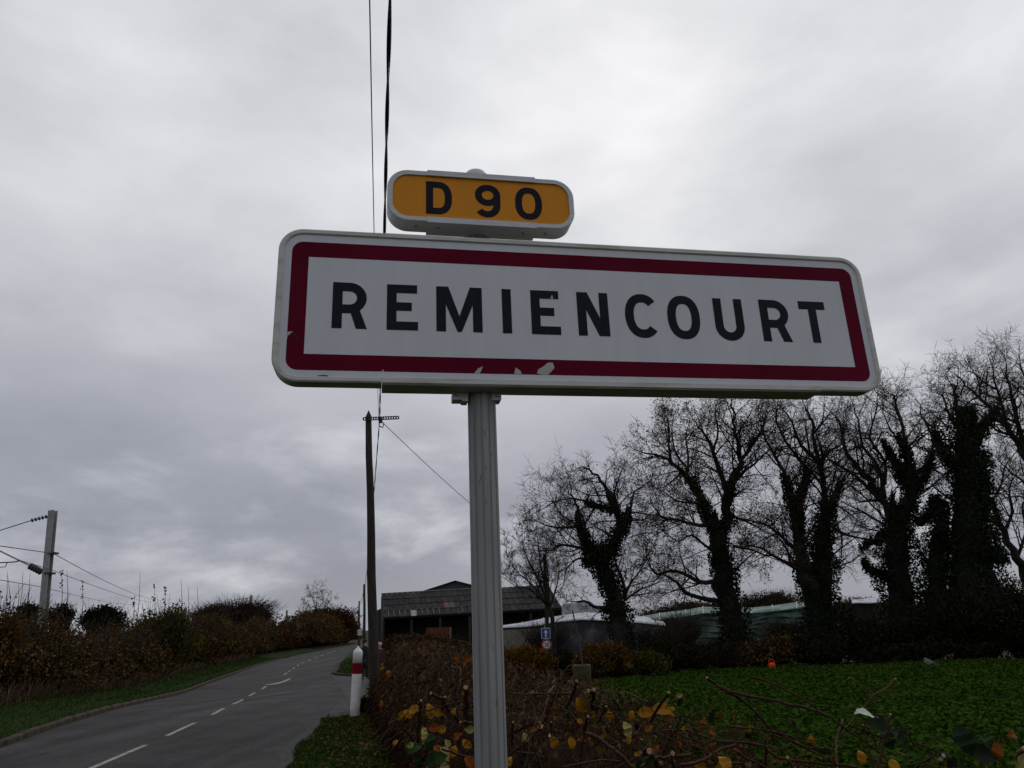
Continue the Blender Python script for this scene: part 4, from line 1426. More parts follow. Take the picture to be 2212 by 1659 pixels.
# dark undergrowth below the trees on the far side of the field
UG = [(1440, 1378, 30.0, 110, 'brown_thicket', 'brown scrub below the leftmost ivy-clad tree', 'thicket'), (1530, 1392, 30.0, 110, 'dark_thicket', 'dark scrub between the two left ivy-clad trees', 'thicket'),
      (1655, 1372, 30.5, 120, 'brown_thicket', 'brown scrub in front of the pale green shed', 'brown_leaf'), (1760, 1360, 30.0, 120, 'dark_thicket', 'dark scrub at the foot of the forked ivy-clad tree', 'thicket'),
      (1870, 1322, 31.0, 140, 'dark_thicket', 'dark scrub between the forked tree and the wide bare-topped tree', 'thicket'), (1985, 1292, 30.5, 150, 'dark_thicket', 'dark scrub below the wide bare-topped tree', 'thicket'),
      (2090, 1262, 29.5, 150, 'dark_thicket', 'tall dark scrub below the ivy column', 'thicket'), (2185, 1235, 28.0, 150, 'dark_thicket', 'tallest dark scrub at the right edge of the field', 'thicket'),
      (2250, 1250, 27.5, 150, 'dark_thicket', 'dark scrub cut off by the right edge of the picture', 'ever_leaf')]
for x, yt, dist, wd, nm, lb, mk in UG:
    bush_at(nm, lb, 'thicket', x, yt, dist, wd * 1.25, M[mk], 3000, 0.13, deep=0.75, twigs=160, shoot=0.3, lobes=12, core=0.74)

WP = []
edge = [(2.2, 23.4), (3.6, 27.6), (5.4, 31.0), (9.5, 31.6), (13.5, 28.8), (17, 27.2), (34, 25.8)]
while len(WP) < 15000:
    k_ = random.randrange(len(edge) - 1)
    if k_ == len(edge) - 2 and random.random() < 0.4:
        continue
    t_ = random.random()
    x = edge[k_][0] + (edge[k_ + 1][0] - edge[k_][0]) * t_ + random.gauss(0, .2)
    y = edge[k_][1] + (edge[k_ + 1][1] - edge[k_][1]) * t_ + abs(random.gauss(0, .8)) + .3
    hmax = .75 + .5 * mnoise.noise(Vector((x * .9, y * .5, 3)))
    WP.append((x, y, dip(y) + hmax * random.random() ** .8))
WP = np.array(WP)
V, F = leaf_arrays(WP, RNG.uniform(.07, .17, len(WP)), .55)
tag(link('undergrowth', np_mesh('undergrowth', V, F), M['thicket']), 'dark weedy undergrowth along the far edge of the crop field', 'undergrowth', kind='stuff')
for x, yt, dist, wd, lb in ((1180, 1338, 50, 120, 'bare grey scrub in front of the white shed left of the leftmost ivy-clad tree'), (1415, 1345, 48, 130, 'bare grey scrub in front of the white and green sheds'),
                            (1470, 1318, 52, 110, 'dark leafless bush between the white shed and the green shed'), (1690, 1335, 50, 130, 'bare scrub in front of the right half of the green shed'), (1560, 1372, 46, 120, 'low bare scrub below the green shed')):
    bush_at('bare_scrub', lb, 'scrub', x, yt, dist, wd, M['thicket'], 500, 0.12, deep=.6, twigs=420, shoot=.55, core=0, lobes=9)
bush_at('golden_bush', 'yellow-orange leaved bush under the small one-way sign', 'bush', 1128, 1383, 24.5, 150, M['gold_leaf'], 4200, 0.10, deep=0.7, lobes=12)
bush_at('golden_bush', 'orange leaved bush behind the concrete cylinder', 'bush', 1298, 1385, 25.0, 130, M['gold_leaf'], 3800, 0.10, deep=0.7, lobes=12)
bush_at('dark_bush', 'dark bush between the two golden bushes', 'bush', 1212, 1395, 25.8, 70, M['ever_leaf'], 1800, 0.10, deep=0.8)
bush_at('olive_bush', 'olive and brown bush at the left corner of the crop field', 'bush', 1390, 1402, 26.5, 120, M['olive_leaf'], 2600, 0.10, deep=0.7, core_m=M['core'])
bush_at('brown_hedge', 'dense brown hedge behind the utility pole in front of the barn', 'hedge', 900, 1362, 42.0, 240, M['brown_leaf'], 6500, 0.13, deep=0.3, lobes=18, twigs=500, shoot=0.2, spread=0.9, core=0.8)
bush_at('brown_hedge', 'low brown scrub in front of the orange trailer', 'hedge', 1010, 1388, 44.0, 160, M['rust_leaf'], 2600, 0.13, deep=0.4, lobes=12, twigs=200, core=0.75)
# woods on the skyline
for i, (x, yt, dist, wd, lb) in enumerate([(1490, 1292, 150, 300, 'brown wood on the skyline between the two left ivy-clad trees'), (1660, 1268, 170, 200, 'brown wood on the skyline left of the forked tree'),
                                           (1270, 1300, 160, 130, 'dark wood on the skyline right of the barn'), (1850, 1285, 165, 220, 'wood on the skyline behind the forked tree'),
                                           (2080, 1290, 160, 300, 'wood on the skyline behind the ivy column')]):
    bush_at('skyline_wood', lb, 'wood', x, yt, dist, wd, M['far_brown'], 3600, 0.42, deep=0.35, lobes=22, twigs=600, shoot=0.12, core=0.7, spread=0.8)

# ------------------------------------------------------------------ lettering
def stroke(mb, pts, w, z0, z1, closed=False):
    """Flat ribbon of width w with mitred joints, extruded."""
    P = [Vector((p[0], p[1])) for p in pts]
    n = len(P)
    Lo, Ro = [], []
    for i in range(n):
        a = P[(i - 1) % n] if (closed or i > 0) else None
        c = P[(i + 1) % n] if (closed or i < n - 1) else None
        d1 = (P[i] - a).normalized() if a is not None else None
        d2 = (c - P[i]).normalized() if c is not None else None
        d1 = d1 or d2
        d2 = d2 or d1
        t = (d1 + d2).normalized()
        nrm = Vector((-t.y, t.x))
        k = 1 / max(0.4, nrm.dot(Vector((-d1.y, d1.x))))
        Lo.append(P[i] + nrm * w / 2 * k)
        Ro.append(P[i] - nrm * w / 2 * k)
    m = n if closed else n - 1
    vs = [(p.x, p.y, z1) for p in Lo] + [(p.x, p.y, z1) for p in Ro] + [(p.x, p.y, z0) for p in Lo] + [(p.x, p.y, z0) for p in Ro]
    fs = []
    for i in range(m):
        j = (i + 1) % n
        fs += [(i, n + i, n + j, j), (i, j, 2 * n + j, 2 * n + i), (n + j, n + i, 3 * n + i, 3 * n + j)]
    if not closed:
        fs += [(0, 2 * n, 3 * n, n), (n - 1, 2 * n - 1, 4 * n - 1, 3 * n - 1)]
    mb.add(vs, fs)


def arc(cx, cy, rx, ry, a0, a1, n=18, p=2.0):
    out = []
    for i in range(n + 1):
        a = math.radians(a0 + (a1 - a0) * i / n)
        c, s_ = math.cos(a), math.sin(a)
        out.append((cx + rx * math.copysign(abs(c) ** (2 / p), c), cy + ry * math.copysign(abs(s_) ** (2 / p), s_)))
    return out


def glyph(ch, w, h, t):
    """Road-sign letter filling the box (0,0)-(w,h) with stroke t; overlapping strokes lie at slightly different heights."""
    mb = MB()
    lay = [0]

    def poly(p):
        mb.prism(p, 0.0, 0.0007 + lay[0] * 0.00012)
        lay[0] += 1

    def st(p, ww=t, closed=False):
        stroke(mb, p, ww, 0.0, 0.0007 + lay[0] * 0.00012, closed)
        lay[0] += 1
    H2 = t / 2
    tb = t * 0.95
    if ch == 'E':
        poly([(0, 0), (t, 0), (t, h), (0, h)])
        for y0, ww in ((0, w), (h * 0.515 - tb / 2, w * 0.8), (h - tb, w * 0.97)):
            poly([(t * 0.5, y0), (ww, y0), (ww, y0 + tb), (t * 0.5, y0 + tb)])
    elif ch == 'I':
        poly([(0, 0), (t, 0), (t, h), (0, h)])
    elif ch == 'T':
        poly([(0, h - t), (w, h - t), (w, h), (0, h)])
        poly([(w / 2 - H2, 0), (w / 2 + H2, 0), (w / 2 + H2, h - t * 0.5), (w / 2 - H2, h - t * 0.5)])
    elif ch == 'M':
        poly([(0, 0), (t, 0), (t, h), (0, h)])
        poly([(w - t, 0), (w, 0), (w, h), (w - t, h)])
        poly([(t * 0.2, h), (t * 1.28, h), (w / 2 + t * .28, h * .18), (w / 2, 0), (w / 2 - t * .22, 0)])
        poly([(w - t * 1.28, h), (w - t * 0.2, h), (w / 2 + t * .22, 0), (w / 2, 0), (w / 2 - t * .28, h * .18)])
    elif ch == 'N':
        poly([(0, 0), (t, 0), (t, h), (0, h)])
        poly([(w - t, 0), (w, 0), (w, h), (w - t, h)])
        poly([(t * 0.1, h), (t * 1.2, h), (w - t * 0.1, 0), (w - t * 1.2, 0)])
    elif ch == 'C':
        st(arc(w * .55, h / 2, w * .55 - H2, h / 2 - H2, 42, 318, 30, 2.25))
    elif ch in 'O0':
        st(arc(w / 2, h / 2, w / 2 - H2, h / 2 - H2, 0, 360, 48, 2.35)[:-1], closed=True)
    elif ch == 'U':
        r = w / 2 - H2
        st([(H2, h), (H2, w * .5)] + arc(w / 2, w * .5, r, w * .5 - H2, 180, 360, 20)[1:-1] + [(w - H2, w * .5), (w - H2, h)])
    elif ch == 'R':
        poly([(0, 0), (t, 0), (t, h), (0, h)])
        yb = h * .335
        r = (h - yb - tb) / 2
        cx = w * .98 - H2 - r
        st([(H2, h - H2), (cx, h - H2)] + arc(cx, h - H2 - r, r, r, 90, -90, 18)[1:-1] + [(cx, h - H2 - 2 * r), (H2, h - H2 - 2 * r)], t * .98)
        poly([(w * .50, yb + t * .3), (w * .50 + t * 1.02, yb + t * .3), (w, 0), (w - t * 1.1, 0)])
    elif ch == 'D':
        poly([(0, 0), (t, 0), (t, h), (0, h)])
        st([(H2, h - H2), (w * .42, h - H2)] + arc(w * .42, h / 2, w * .58 - H2, h / 2 - H2, 90, -90, 24, 2.6)[1:-1] + [(w * .42, H2), (H2, H2)], t)
    elif ch == '9':
        st(arc(w / 2, h * .675, w / 2 - H2, h * .325 - H2, 0, 360, 36, 2.1)[:-1], closed=True)
        st([(w - H2, h * .68), (w - H2, h * .5)] + arc(w * .47, h * .42, w * .53 - H2, h * .42 - H2, 0, -140, 20, 2.2)[1:])
    elif ch == '3':
        st(arc(w * .45, h * .73, w * .5 - H2, h * .27 - H2, 150, -80, 18))
        st(arc(w * .45, h * .29, w * .53 - H2, h * .29 - H2, 85, -150, 18))
    return mb.mesh('letter')


def rrect(x0, x1, y0, y1, r, n=8):
    out = []
    for cx, cy, a in ((x1 - r, y1 - r, 0), (x0 + r, y1 - r, 90), (x0 + r, y0 + r, 180), (x1 - r, y0 + r, 270)):
        for i in range(n + 1):
            t = math.radians(a + 90 * i / n)
            out.append((cx + r * math.cos(t), cy + r * math.sin(t)))
    return out


# ------------------------------------------------------------------ the town sign
E1 = Vector((0.98269926, 0.18520427, 0.00124098))
E2 = Vector((0.00027318, -0.00814987, 0.99996675))
EN = E1.cross(E2)
SC = Vector((0.29222958, 2.30, 2.60592838))
SIGN_M = Matrix(((E1.x, E2.x, EN.x, SC.x), (E1.y, E2.y, EN.y, SC.y), (E1.z, E2.z, EN.z, SC.z), (0, 0, 0, 1)))
POST = Vector((-0.1032, 2.335, 0.0))


def to_sign(dx, dy):
    """Sign-plane coordinates of a point given in the close-up crop of the sign's left half."""
    px, py = (1000 + dx * 1300 / 2157) / 3.90625, (600 + dy * 1300 / 2157) / 3.90625
    v = Vector(RT * (px - 512) / FPX - UP * (py - 384) / FPX + FW)
    e = Vector(EYE)
    t = (SC - e).dot(EN) / v.dot(EN)
    P = e + v * t - SC
    return P.dot(E1), P.dot(E2)


def build_sign():
    e = empty('town_sign', POST, 'white town sign with red border, REMIENCOURT in black, small yellow D 90 plate on top', 'road sign')

    def part(name, me, m, parent, local=True, sm=False):
        o = link(name, me, m, parent, sm)
        if local and parent is e:
            o.matrix_parent_inverse = Matrix.Translation(-POST)
            o.matrix_world = SIGN_M
            o.matrix_basis = SIGN_M
        return o
    # fluted post
    n = 144
    mb = MB()
    prof = []
    for k in range(n):
        a = 2 * math.pi * k / n
        c = math.cos(12 * a)
        prof.append((0.0467 - 0.0040 * smooth((c - 0.55) / 0.35), a))
    zs = [-0.3, 0.6, 1.2, 1.8, 2.4, 3.16]
    for z in zs:
        for r, a in prof:
            mb.v.append((r * math.cos(a), r * math.sin(a), z))
    for i in range(len(zs) - 1):
        for k in range(n):
            a, b = i * n + k, i * n + (k + 1) % n
            mb.f.append((a, b, b + n, a + n))
    link('post', mb.mesh('post'), M['post'], e, False)
    mb = MB()
    mb.lathe([(0.050, 3.150), (0.0505, 3.168), (0.047, 3.186), (0.036, 3.202), (0.02, 3.211), (0.004, 3.214)], 28)
    link('post_cap', mb.mesh('post_cap'), M['alu'], e, None, True) if False else link('post_cap', mb.mesh('post_cap'), M['alu'], e, True)
    # scratches on the post
    for (z, a, L) in ((2.20, -1.35, .02), (2.05, -1.75, .03), (2.09, -1.35, .012), (1.98, -1.4, .012), (1.55, -1.2, .010), (1.4, -1.1, .012), (2.13, -0.9, .008)):
        mb = MB()
        r = 0.0470
        mb.box((r * math.cos(a), r * math.sin(a), z), (0.0012, 0.0012, L), Matrix.Rotation(a, 3, 'Z') @ Matrix.Rotation(random.uniform(-.3, .3), 3, 'X'))
        link('scratch', mb.mesh('scratch'), M['grime'], e)

    # --- main panel
    X0, X1, Z0, Z1 = -1.0465, 1.0465, -0.2605, 0.2680
    mb = MB()
    mb.prism(rrect(X0 + .012, X1 - .012, Z0 + .012, Z1 - .012, .066), -0.018, -0.006)
    panel = part('main_panel', mb.mesh('main_panel'), M['panel_white'], e)
    # frame of four lengths of rail with fine joints
    D = -0.060

    def rail_profile_end(side):
        o, i_ = rrect(X0, X1, Z0, Z1, .078, 10), rrect(X0 + .019, X1 - .019, Z0 + .019, Z1 - .019, .060, 10)
        # take the half of the ring on this side of the joint
        jt = -0.711 if side < 0 else 0.800
        q = [(a, b) for a, b in zip(o, i_)]
        # order the points from the upper joint round the end to the lower joint
        if side < 0:
            sel = q[11:33]
        else:
            sel = q[33:44] + q[0:11]
        first, last = (((jt, sel[0][0][1]), (jt, sel[0][1][1])), ((jt, sel[-1][0][1]), (jt, sel[-1][1][1])))
        return [first] + sel + [last]
    for side in (-1, 1):
        L = rail_profile_end(side)
        mb = MB()
        m_ = len(L)
        # cross-section: back outer, front outer (bevelled), front inner, recessed inner
        for (o, i_) in L:
            cx = [(o[0], o[1], D), (o[0], o[1], -0.004), (o[0] * .75 + i_[0] * .25, o[1] * .75 + i_[1] * .25, 0.0),
                  (o[0] * .2 + i_[0] * .8, o[1] * .2 + i_[1] * .8, 0.0), (i_[0], i_[1], -0.004), (i_[0], i_[1], -0.02), (o[0] * .8 + i_[0] * .2, o[1] * .8 + i_[1] * .2, -0.02), (o[0] * .8 + i_[0] * .2, o[1] * .8 + i_[1] * .2, D)]
            mb.v += cx
        for j in range(m_ - 1):
            for k in range(8):
                a, b = j * 8 + k, j * 8 + (k + 1) % 8
                mb.f.append((a, a + 8, b + 8, b) if side < 0 else (a, b, b + 8, a + 8))
        mb.f.append(tuple(range(8)))
        mb.f.append(tuple((m_ - 1) * 8 + k for k in reversed(range(8))))
        o = part('end_rail', mb.mesh('end_rail'), M['alu_dirty'], panel)
    for nm, za, zb, dd, zz in (('top_rail', Z1 - .019, Z1 + .0008, D, 0.0006), ('bottom_rail', Z0 - .0045, Z0 + .0195, -0.095, 0.0012)):
        mb = MB()
        a, b = -0.7104, 0.7994
        if nm == 'top_rail':
            pr = [(za, -0.02), (za, -0.004), (za + .003, zz), (zb - .005, zz), (zb, -0.004), (zb, dd), (zb - .004, dd), (zb - .004, -0.02)]
        else:
            pr = [(zb, -0.02), (zb, -0.004), (zb - .003, zz), (za + .006, zz), (za, -0.006), (za, dd), (za + .004, dd), (za + .004, -0.02)]
        V = [(a, y, z) for y, z in pr] + [(b, y, z) for y, z in pr]
        k = len(pr)
        mb.add(V, [tuple(range(k)), tuple(reversed(range(k, 2 * k)))] + [(i, k + i, k + (i + 1) % k, (i + 1) % k) for i in range(k)])
        part(nm, mb.mesh(nm), M['alu_dirty'], panel)
    mb = MB()
    mb.box((0.045, 0.004, -0.030), (1.98, 0.475, 0.012))
    part('backing', mb.mesh('backing'), M['alu'], panel)
    # red border
    o = rrect(-1.0045, 1.0045, -.2215, .2222, .036, 8)
    q = []
    for (x, y) in o:
        pass
    inn = []
    for idx, (cx, cy) in enumerate(((.951, .168), (-.951, .168), (-.951, -.168), (.951, -.168))):
        inn += [(cx, cy)] * 9
    mb = MB()
    nn = len(o)
    z = -0.0056
    V = [(x, y, z) for x, y in o] + [(x, y, z) for x, y in inn]
    F = []
    for i in range(nn):
        j = (i + 1) % nn
        if inn[i] == inn[j]:
            F.append((i, j, nn + i))
        else:
            F.append((i, j, nn + j, nn + i))
    mb.add(V, F)
    part('red_border', mb.mesh('red_border'), M['red'], panel)
    # letters
    hh, base = 0.1603, -0.0790
    for ch, x, w in (('R', -.8707, .1101), ('E', -.6987, .1005), ('M', -.5385, .1515), ('I', -.3196, .0316), ('E', -.2215, .1000), ('N', -.0605, .1102), ('C', .1085, .1140), ('O', .2620, .1195),
                     ('U', .4367, .1100), ('R', .6130, .1115), ('T', .7680, .1030)):
        c = ch in 'CO'
        mo = link('letter', glyph(ch, w, hh + (.0035 if c else 0.0), .0312), M['black'], panel)
        mo.location = (x, base - (.0016 if c else (.002 if ch == 'U' else 0)), -0.0057)
    # peeled spots showing the backing
    for pl, h_ in (([(1415, 1421), (1440, 1390), (1472, 1375), (1463, 1402), (1450, 1422)], -0.0052), ([(1675, 1424), (1685, 1383), (1716, 1405), (1726, 1428)], -0.0052),
                   ([(1823, 1420), (1832, 1395), (1870, 1372), (1893, 1352), (1925, 1351), (1937, 1385), (1920, 1406), (1895, 1431), (1850, 1429)], -0.0052), ([(810, 1408), (824, 1395), (834, 1410)], -0.0052),
                   ([(203, 1150), (240, 1148), (205, 1176), (196, 1208)], -0.0052), ([(1908, 934), (1920, 912), (1929, 938)], -0.0038)):
        mb = MB()
        pp = [to_sign(*p) for p in pl][::-1]
        if pp:
            mb.add([(x, y, h_) for x, y in pp], [tuple(range(len(pp)))])
            part('peeled_spot', mb.mesh('peeled_spot'), M['chip'], panel)
    for pl in ([(222, 1158), (230, 1154), (288, 1192), (284, 1199)], [(398, 1434), (440, 1431), (470, 1436), (466, 1442), (430, 1440), (402, 1441)]):
        mb = MB()
        pp = [to_sign(*p) for p in pl][::-1]
        mb.add([(x, y, -0.0049) for x, y in pp], [tuple(range(len(pp)))])
        part('dark_mark', mb.mesh('dark_mark'), M['grime'], panel)

    # --- road-number plate
    x0, x1, z0, z1 = -.7035, -.0455, .3190, .5205
    mb = MB()
    mb.prism(rrect(x0 + .012, x1 - .012, z0 + .012, z1 - .012, .058), -0.016, -0.007)
    plate = part('number_plate', mb.mesh('number_plate'), M['panel_yellow'], e)
    o, i_ = rrect(x0, x1, z0, z1, .072, 12), rrect(x0 + .0185, x1 - .0185, z0 + .0185, z1 - .0185, .054, 12)
    Dp = -0.074
    mb = MB()
    for (a, b) in zip(o, i_):
        mb.v += [(a[0], a[1], Dp), (a[0], a[1], -0.004), (a[0] * .8 + b[0] * .2, a[1] * .8 + b[1] * .2, 0.0), (b[0], b[1], -0.001), (b[0], b[1], Dp)]
    m_ = len(o)
    for j in range(m_):
        j2 = (j + 1) % m_
        for k in range(4):
            mb.f.append((j * 5 + k, j2 * 5 + k, j2 * 5 + k + 1, j * 5 + k + 1))
    part('plate_frame', mb.mesh('plate_frame'), M['alu'], plate)
    for (za, zb, dd, nm) in ((z0 - .0022, z0 + .0192, -0.088, 'bottom_rail'), (z1 - .019, z1 + .0015, Dp, 'top_rail')):
        mb = MB()
        mb.box(((-.5672 - .1852) / 2, (za + zb) / 2, (0.0018 + dd) / 2), (.382, zb - za, 0.0018 - dd))
        part(nm, mb.mesh(nm), M['alu'], plate)
    mb = MB()
    mb.box((-.375, .42, -0.04), (.60, .15, 0.02))
    part('backing', mb.mesh('backing'), M['alu'], plate)
    for ch, x, w, zb in (('D', -.5715, .0895, .3538), ('9', -.4010, .0895, .3530), ('0', -.2590, .0968, .3530)):
        mo = link('letter', glyph(ch, w, .1300 if ch != 'D' else .1285, .0245), M['black'], plate)
        mo.location = (x, zb, -0.0068)
    rot = Matrix.Rotation(math.pi / 2, 3, 'X')
    for x, zz in ((-.604, z0), (-.527, z0 - .0022), (-.228, z0 - .0022), (-.148, z0)):
        mb = MB()
        mb.lathe([(0.0075, -0.001), (0.0072, 0.002), (0.004, 0.0038), (0.001, 0.004)], 12, (x, zz, -0.036), rot)
        part('screw', mb.mesh('screw'), M['screw'], plate, sm=True)

    # --- clamps holding the panel to the post
    for sgn in (-1, 1):
        mb = MB()
        pts2 = [(sgn * .030, -.0045), (sgn * .0805, -.0045), (sgn * .0805, -.0275), (sgn * .078, -.0305), (sgn * .052, -.0300), (sgn * .047, -.0350), (sgn * .030, -.0350)]
        if sgn > 0:
            pts2 = pts2[::-1]
        mb.prism([(x - .402, y - .2605) for x, y in pts2], -.118, -.070)
        cl = part('clamp', mb.mesh('clamp'), M['alu_dirty'], e)
        mb = MB()
        mb.lathe([(.006, 0), (.006, .004), (.004, .006)], 10, (-.402 + sgn * .067, -.2745, -.070))
        part('bolt', mb.mesh('bolt'), M['screw'], cl)
    return e


town_sign = build_sign()

# ------------------------------------------------------------------ marker bollard
def build_bollard():
    b = on_ground(766, 1553)
    e = empty('marker_bollard', (b[0], b[1], 0.0), 'white roadside marker post with dark red band at the junction', 'bollard')
    e.rotation_euler = (0, math.radians(1.4), 0)
    r = 0.098
    mb = MB()
    mb.lathe([(r * .98, -0.25), (r, 0.0), (r, 0.85), (r, 0.851)], 28)
    link('lower_tube', mb.mesh('lower_tube'), M['white_plastic'], e, True)
    mb = MB()
    mb.lathe([(r * 1.006, 0.852), (r * 1.008, 0.86), (r * 1.008, 1.055), (r * 1.006, 1.06)], 28)
    link('red_band', mb.mesh('red_band'), M['red_plastic'], e, True)
    mb = MB()
    mb.lathe([(r, 1.061), (r, 1.255), (r * .99, 1.275), (r * .93, 1.290), (r * .5, 1.335), (r * .30, 1.348), (r * .30, 1.352), (r * .26, 1.375), (r * .12, 1.387), (r * .02, 1.39)], 28)
    link('top_cap', mb.mesh('top_cap'), M['white_plastic'], e, True)
    return e


build_bollard()
bush_at('ivy_clump', 'dark green ivy and scrub at the foot of the marker post', 'shrub', 792, 1503, 17.0, 46, M['ever_leaf'], 1500, 0.06, zbase=0.0, twigs=60)
bush_at('bramble_clump', 'brown bramble tangle around the base of the wooden utility pole', 'shrub', 832, 1462, 17.0, 84, M['brown_leaf'], 2600, 0.055, zbase=0.0, twigs=260)


# ------------------------------------------------------------------ poles and wires
def util_pole(top, base, r0, r1, label, arm=False, group=None):
    e = empty('utility_pole', tuple(base), label, 'utility pole', group)
    b, t = Vector(base), Vector(top)
    rel = t - b
    mb = MB()
    k = 7
    pts_ = [Vector((0, 0, -0.3)) + Vector((0, 0, 0.3)) * 0] + [rel * (i / k) + Vector((0.012 * math.sin(i * 1.7), 0, 0)) * (0 < i < k) for i in range(k + 1)]
    mb.tube(pts_, [r0] + [r0 + (r1 - r0) * i / k for i in range(k + 1)], 14)
    link('pole_shaft', mb.mesh('pole_shaft'), M['pole_wood'], e, True)
    if arm:
        mb = MB()
        n4 = [(-1, -1), (1, -1), (1, 1), (-1, 1)]
        q = rel
        mb.lathe([(r1 * 1.12, -0.05), (r1 * 1.12, 0.02), (0.01, 0.20)], 8, q)
        link('pole_cap', mb.mesh('pole_cap'), M['moss_concrete'], e)
        a = Vector(sight(785, 905, top[1] - 0.12)) - b
        c = Vector(sight(861, 902, top[1] - 0.12)) - b
        L = (c - a).length
        rot = Matrix.Rotation(-math.atan2((c - a).z, (c - a).x), 3, 'Y')
        arm_o = MB()
        for dz in (-0.034, 0.034):
            arm_o.box((a + c) / 2 + Vector((0, 0, dz)), (L, 0.05, 0.014), rot)
        nweb = 14
        for i in range(nweb + 1):
            p = a.lerp(c, i / nweb)
            arm_o.box(p, (0.03, 0.046, 0.058), rot)
        ao = link('crossarm', arm_o.mesh('crossarm'), M['darkmetal'], e)
        cl = Vector(sight(822, 908, top[1] - 0.15)) - b
        mb = MB()
        mb.box(cl, (0.09, 0.08, 0.13))
        mb.tube([cl + Vector((0.02, -0.02, -0.04)), cl + Vector((0.09, -0.02, -0.1)), cl + Vector((0.06, -0.02, -0.2)), cl + Vector((-0.02, -0.02, -0.16))], 0.016, 6)
        link('cable_clamp', mb.mesh('cable_clamp'), M['darkmetal'], ao)
    return e


PA_t, PA_b = sight(796, 903, 18.3), sight(809, 1540, 18.3)
PA_b[2] = 0.0
util_pole(PA_t, PA_b, 0.128, 0.078, 'nearest wooden utility pole with a perforated crossarm beside the junction', arm=True)
PB_t = sight(787, 1262, 62)
util_pole(PB_t, (PB_t[0] + 0.15, 62, -0.35), 0.13, 0.09, 'second wooden utility pole along the road, left of the nearest one')
PC_t = sight(776, 1298, 95)
util_pole(PC_t, (PC_t[0] + 0.1, 95, -0.35), 0.13, 0.09, 'farthest thin utility pole at the bend in the road')
PD_t = sight(1176, 1195, 42)
PD_b = sight(1184, 1400, 42)
util_pole(PD_t, (PD_b[0], 42, -0.35), 0.12, 0.085, 'wooden utility pole behind the one-way and speed limit signs')


def span(a, b, sag, n=26):
    a, b = np.array(a, float), np.array(b, float)
    return [a + (b - a) * t - np.array([0, 0, 4 * sag * t * (1 - t)]) for t in np.linspace(0, 1, n)]


def cable(name, label, pts, r, m=None, strands=1, pitch=0.6):
    e_me = MB()
    if strands == 1:
        e_me.tube(pts, r, 6)
    else:
        P = catmull(pts, 1)
        L = np.cumsum([0] + [np.linalg.norm(P[i + 1] - P[i]) for i in range(len(P) - 1)])
        n = int(L[-1] / 0.09)
        s = np.linspace(0, L[-1], n)
        Q = np.stack([np.interp(s, L, [p[k] for p in P]) for k in range(3)], 1)
        t = unit(Q[-1] - Q[0])
        u = unit(np.cross(t, [0, 0, 1.0]))
        w = np.cross(u, t)
        for k in range(strands):
            ph = 2 * math.pi * k / strands
            a = s / pitch * 2 * math.pi + ph + 0.7 * np.sin(s * 0.9)
            H = Q + r * 0.42 * (np.cos(a)[:, None] * u + np.sin(a)[:, None] * w)
            e_me.tube(H, r * 0.56, 5)
    o = link(name, e_me.mesh(name), m or M['cable'], None, True)
    return tag(o, label, 'cable')


clampP = sight(820, 908, 18.15)
near = sight(842.5, 0, 4.3)
dirv = (near - clampP) / (clampP[1] - near[1])
behind = near + dirv * 16
behind[2] = near[2] + 0.75
mid1, mid2 = sight(836, 250, 5.6), sight(830.5, 500, 8.0)
cable('twisted_cable', 'thick dark twisted cable running overhead to the nearest utility pole', [clampP, sight(823, 760, 13.2), mid2, mid1, near, (near + behind) / 2 - np.array([0, 0, .1]), behind], 0.0205, strands=2, pitch=2.1)
near2 = sight(798.5, 0, 4.3)
beh2 = near2 + (near2 - clampP) / (clampP[1] - near2[1]) * 16
beh2[2] = near2[2] + 0.75
cable('thin_cable', 'thin black wire left of the thick twisted cable', [clampP + np.array([-.02, 0, .02]), sight(813, 760, 13.2), sight(808, 500, 8.0), sight(803, 250, 5.6), near2, (near2 + beh2) / 2, beh2], 0.0055)
cable('twisted_cable', 'twisted cable sagging from the nearest pole to the second pole', span(clampP, PB_t - np.array([0, 0, .25]), 0.95, 40), 0.017, strands=2, pitch=2.4)
cable('thin_cable', 'cable between the second and the farthest utility pole', span(PB_t - np.array([0, 0, .25]), PC_t - np.array([0, 0, .2]), 0.5), 0.02)
cable('service_wire', 'thin wire slanting from the nearest pole behind the sign post to the right', span(clampP + np.array([.05, 0, -.03]), PD_t - np.array([0, 0, .25]), 0.32), 0.010, M['galv'])

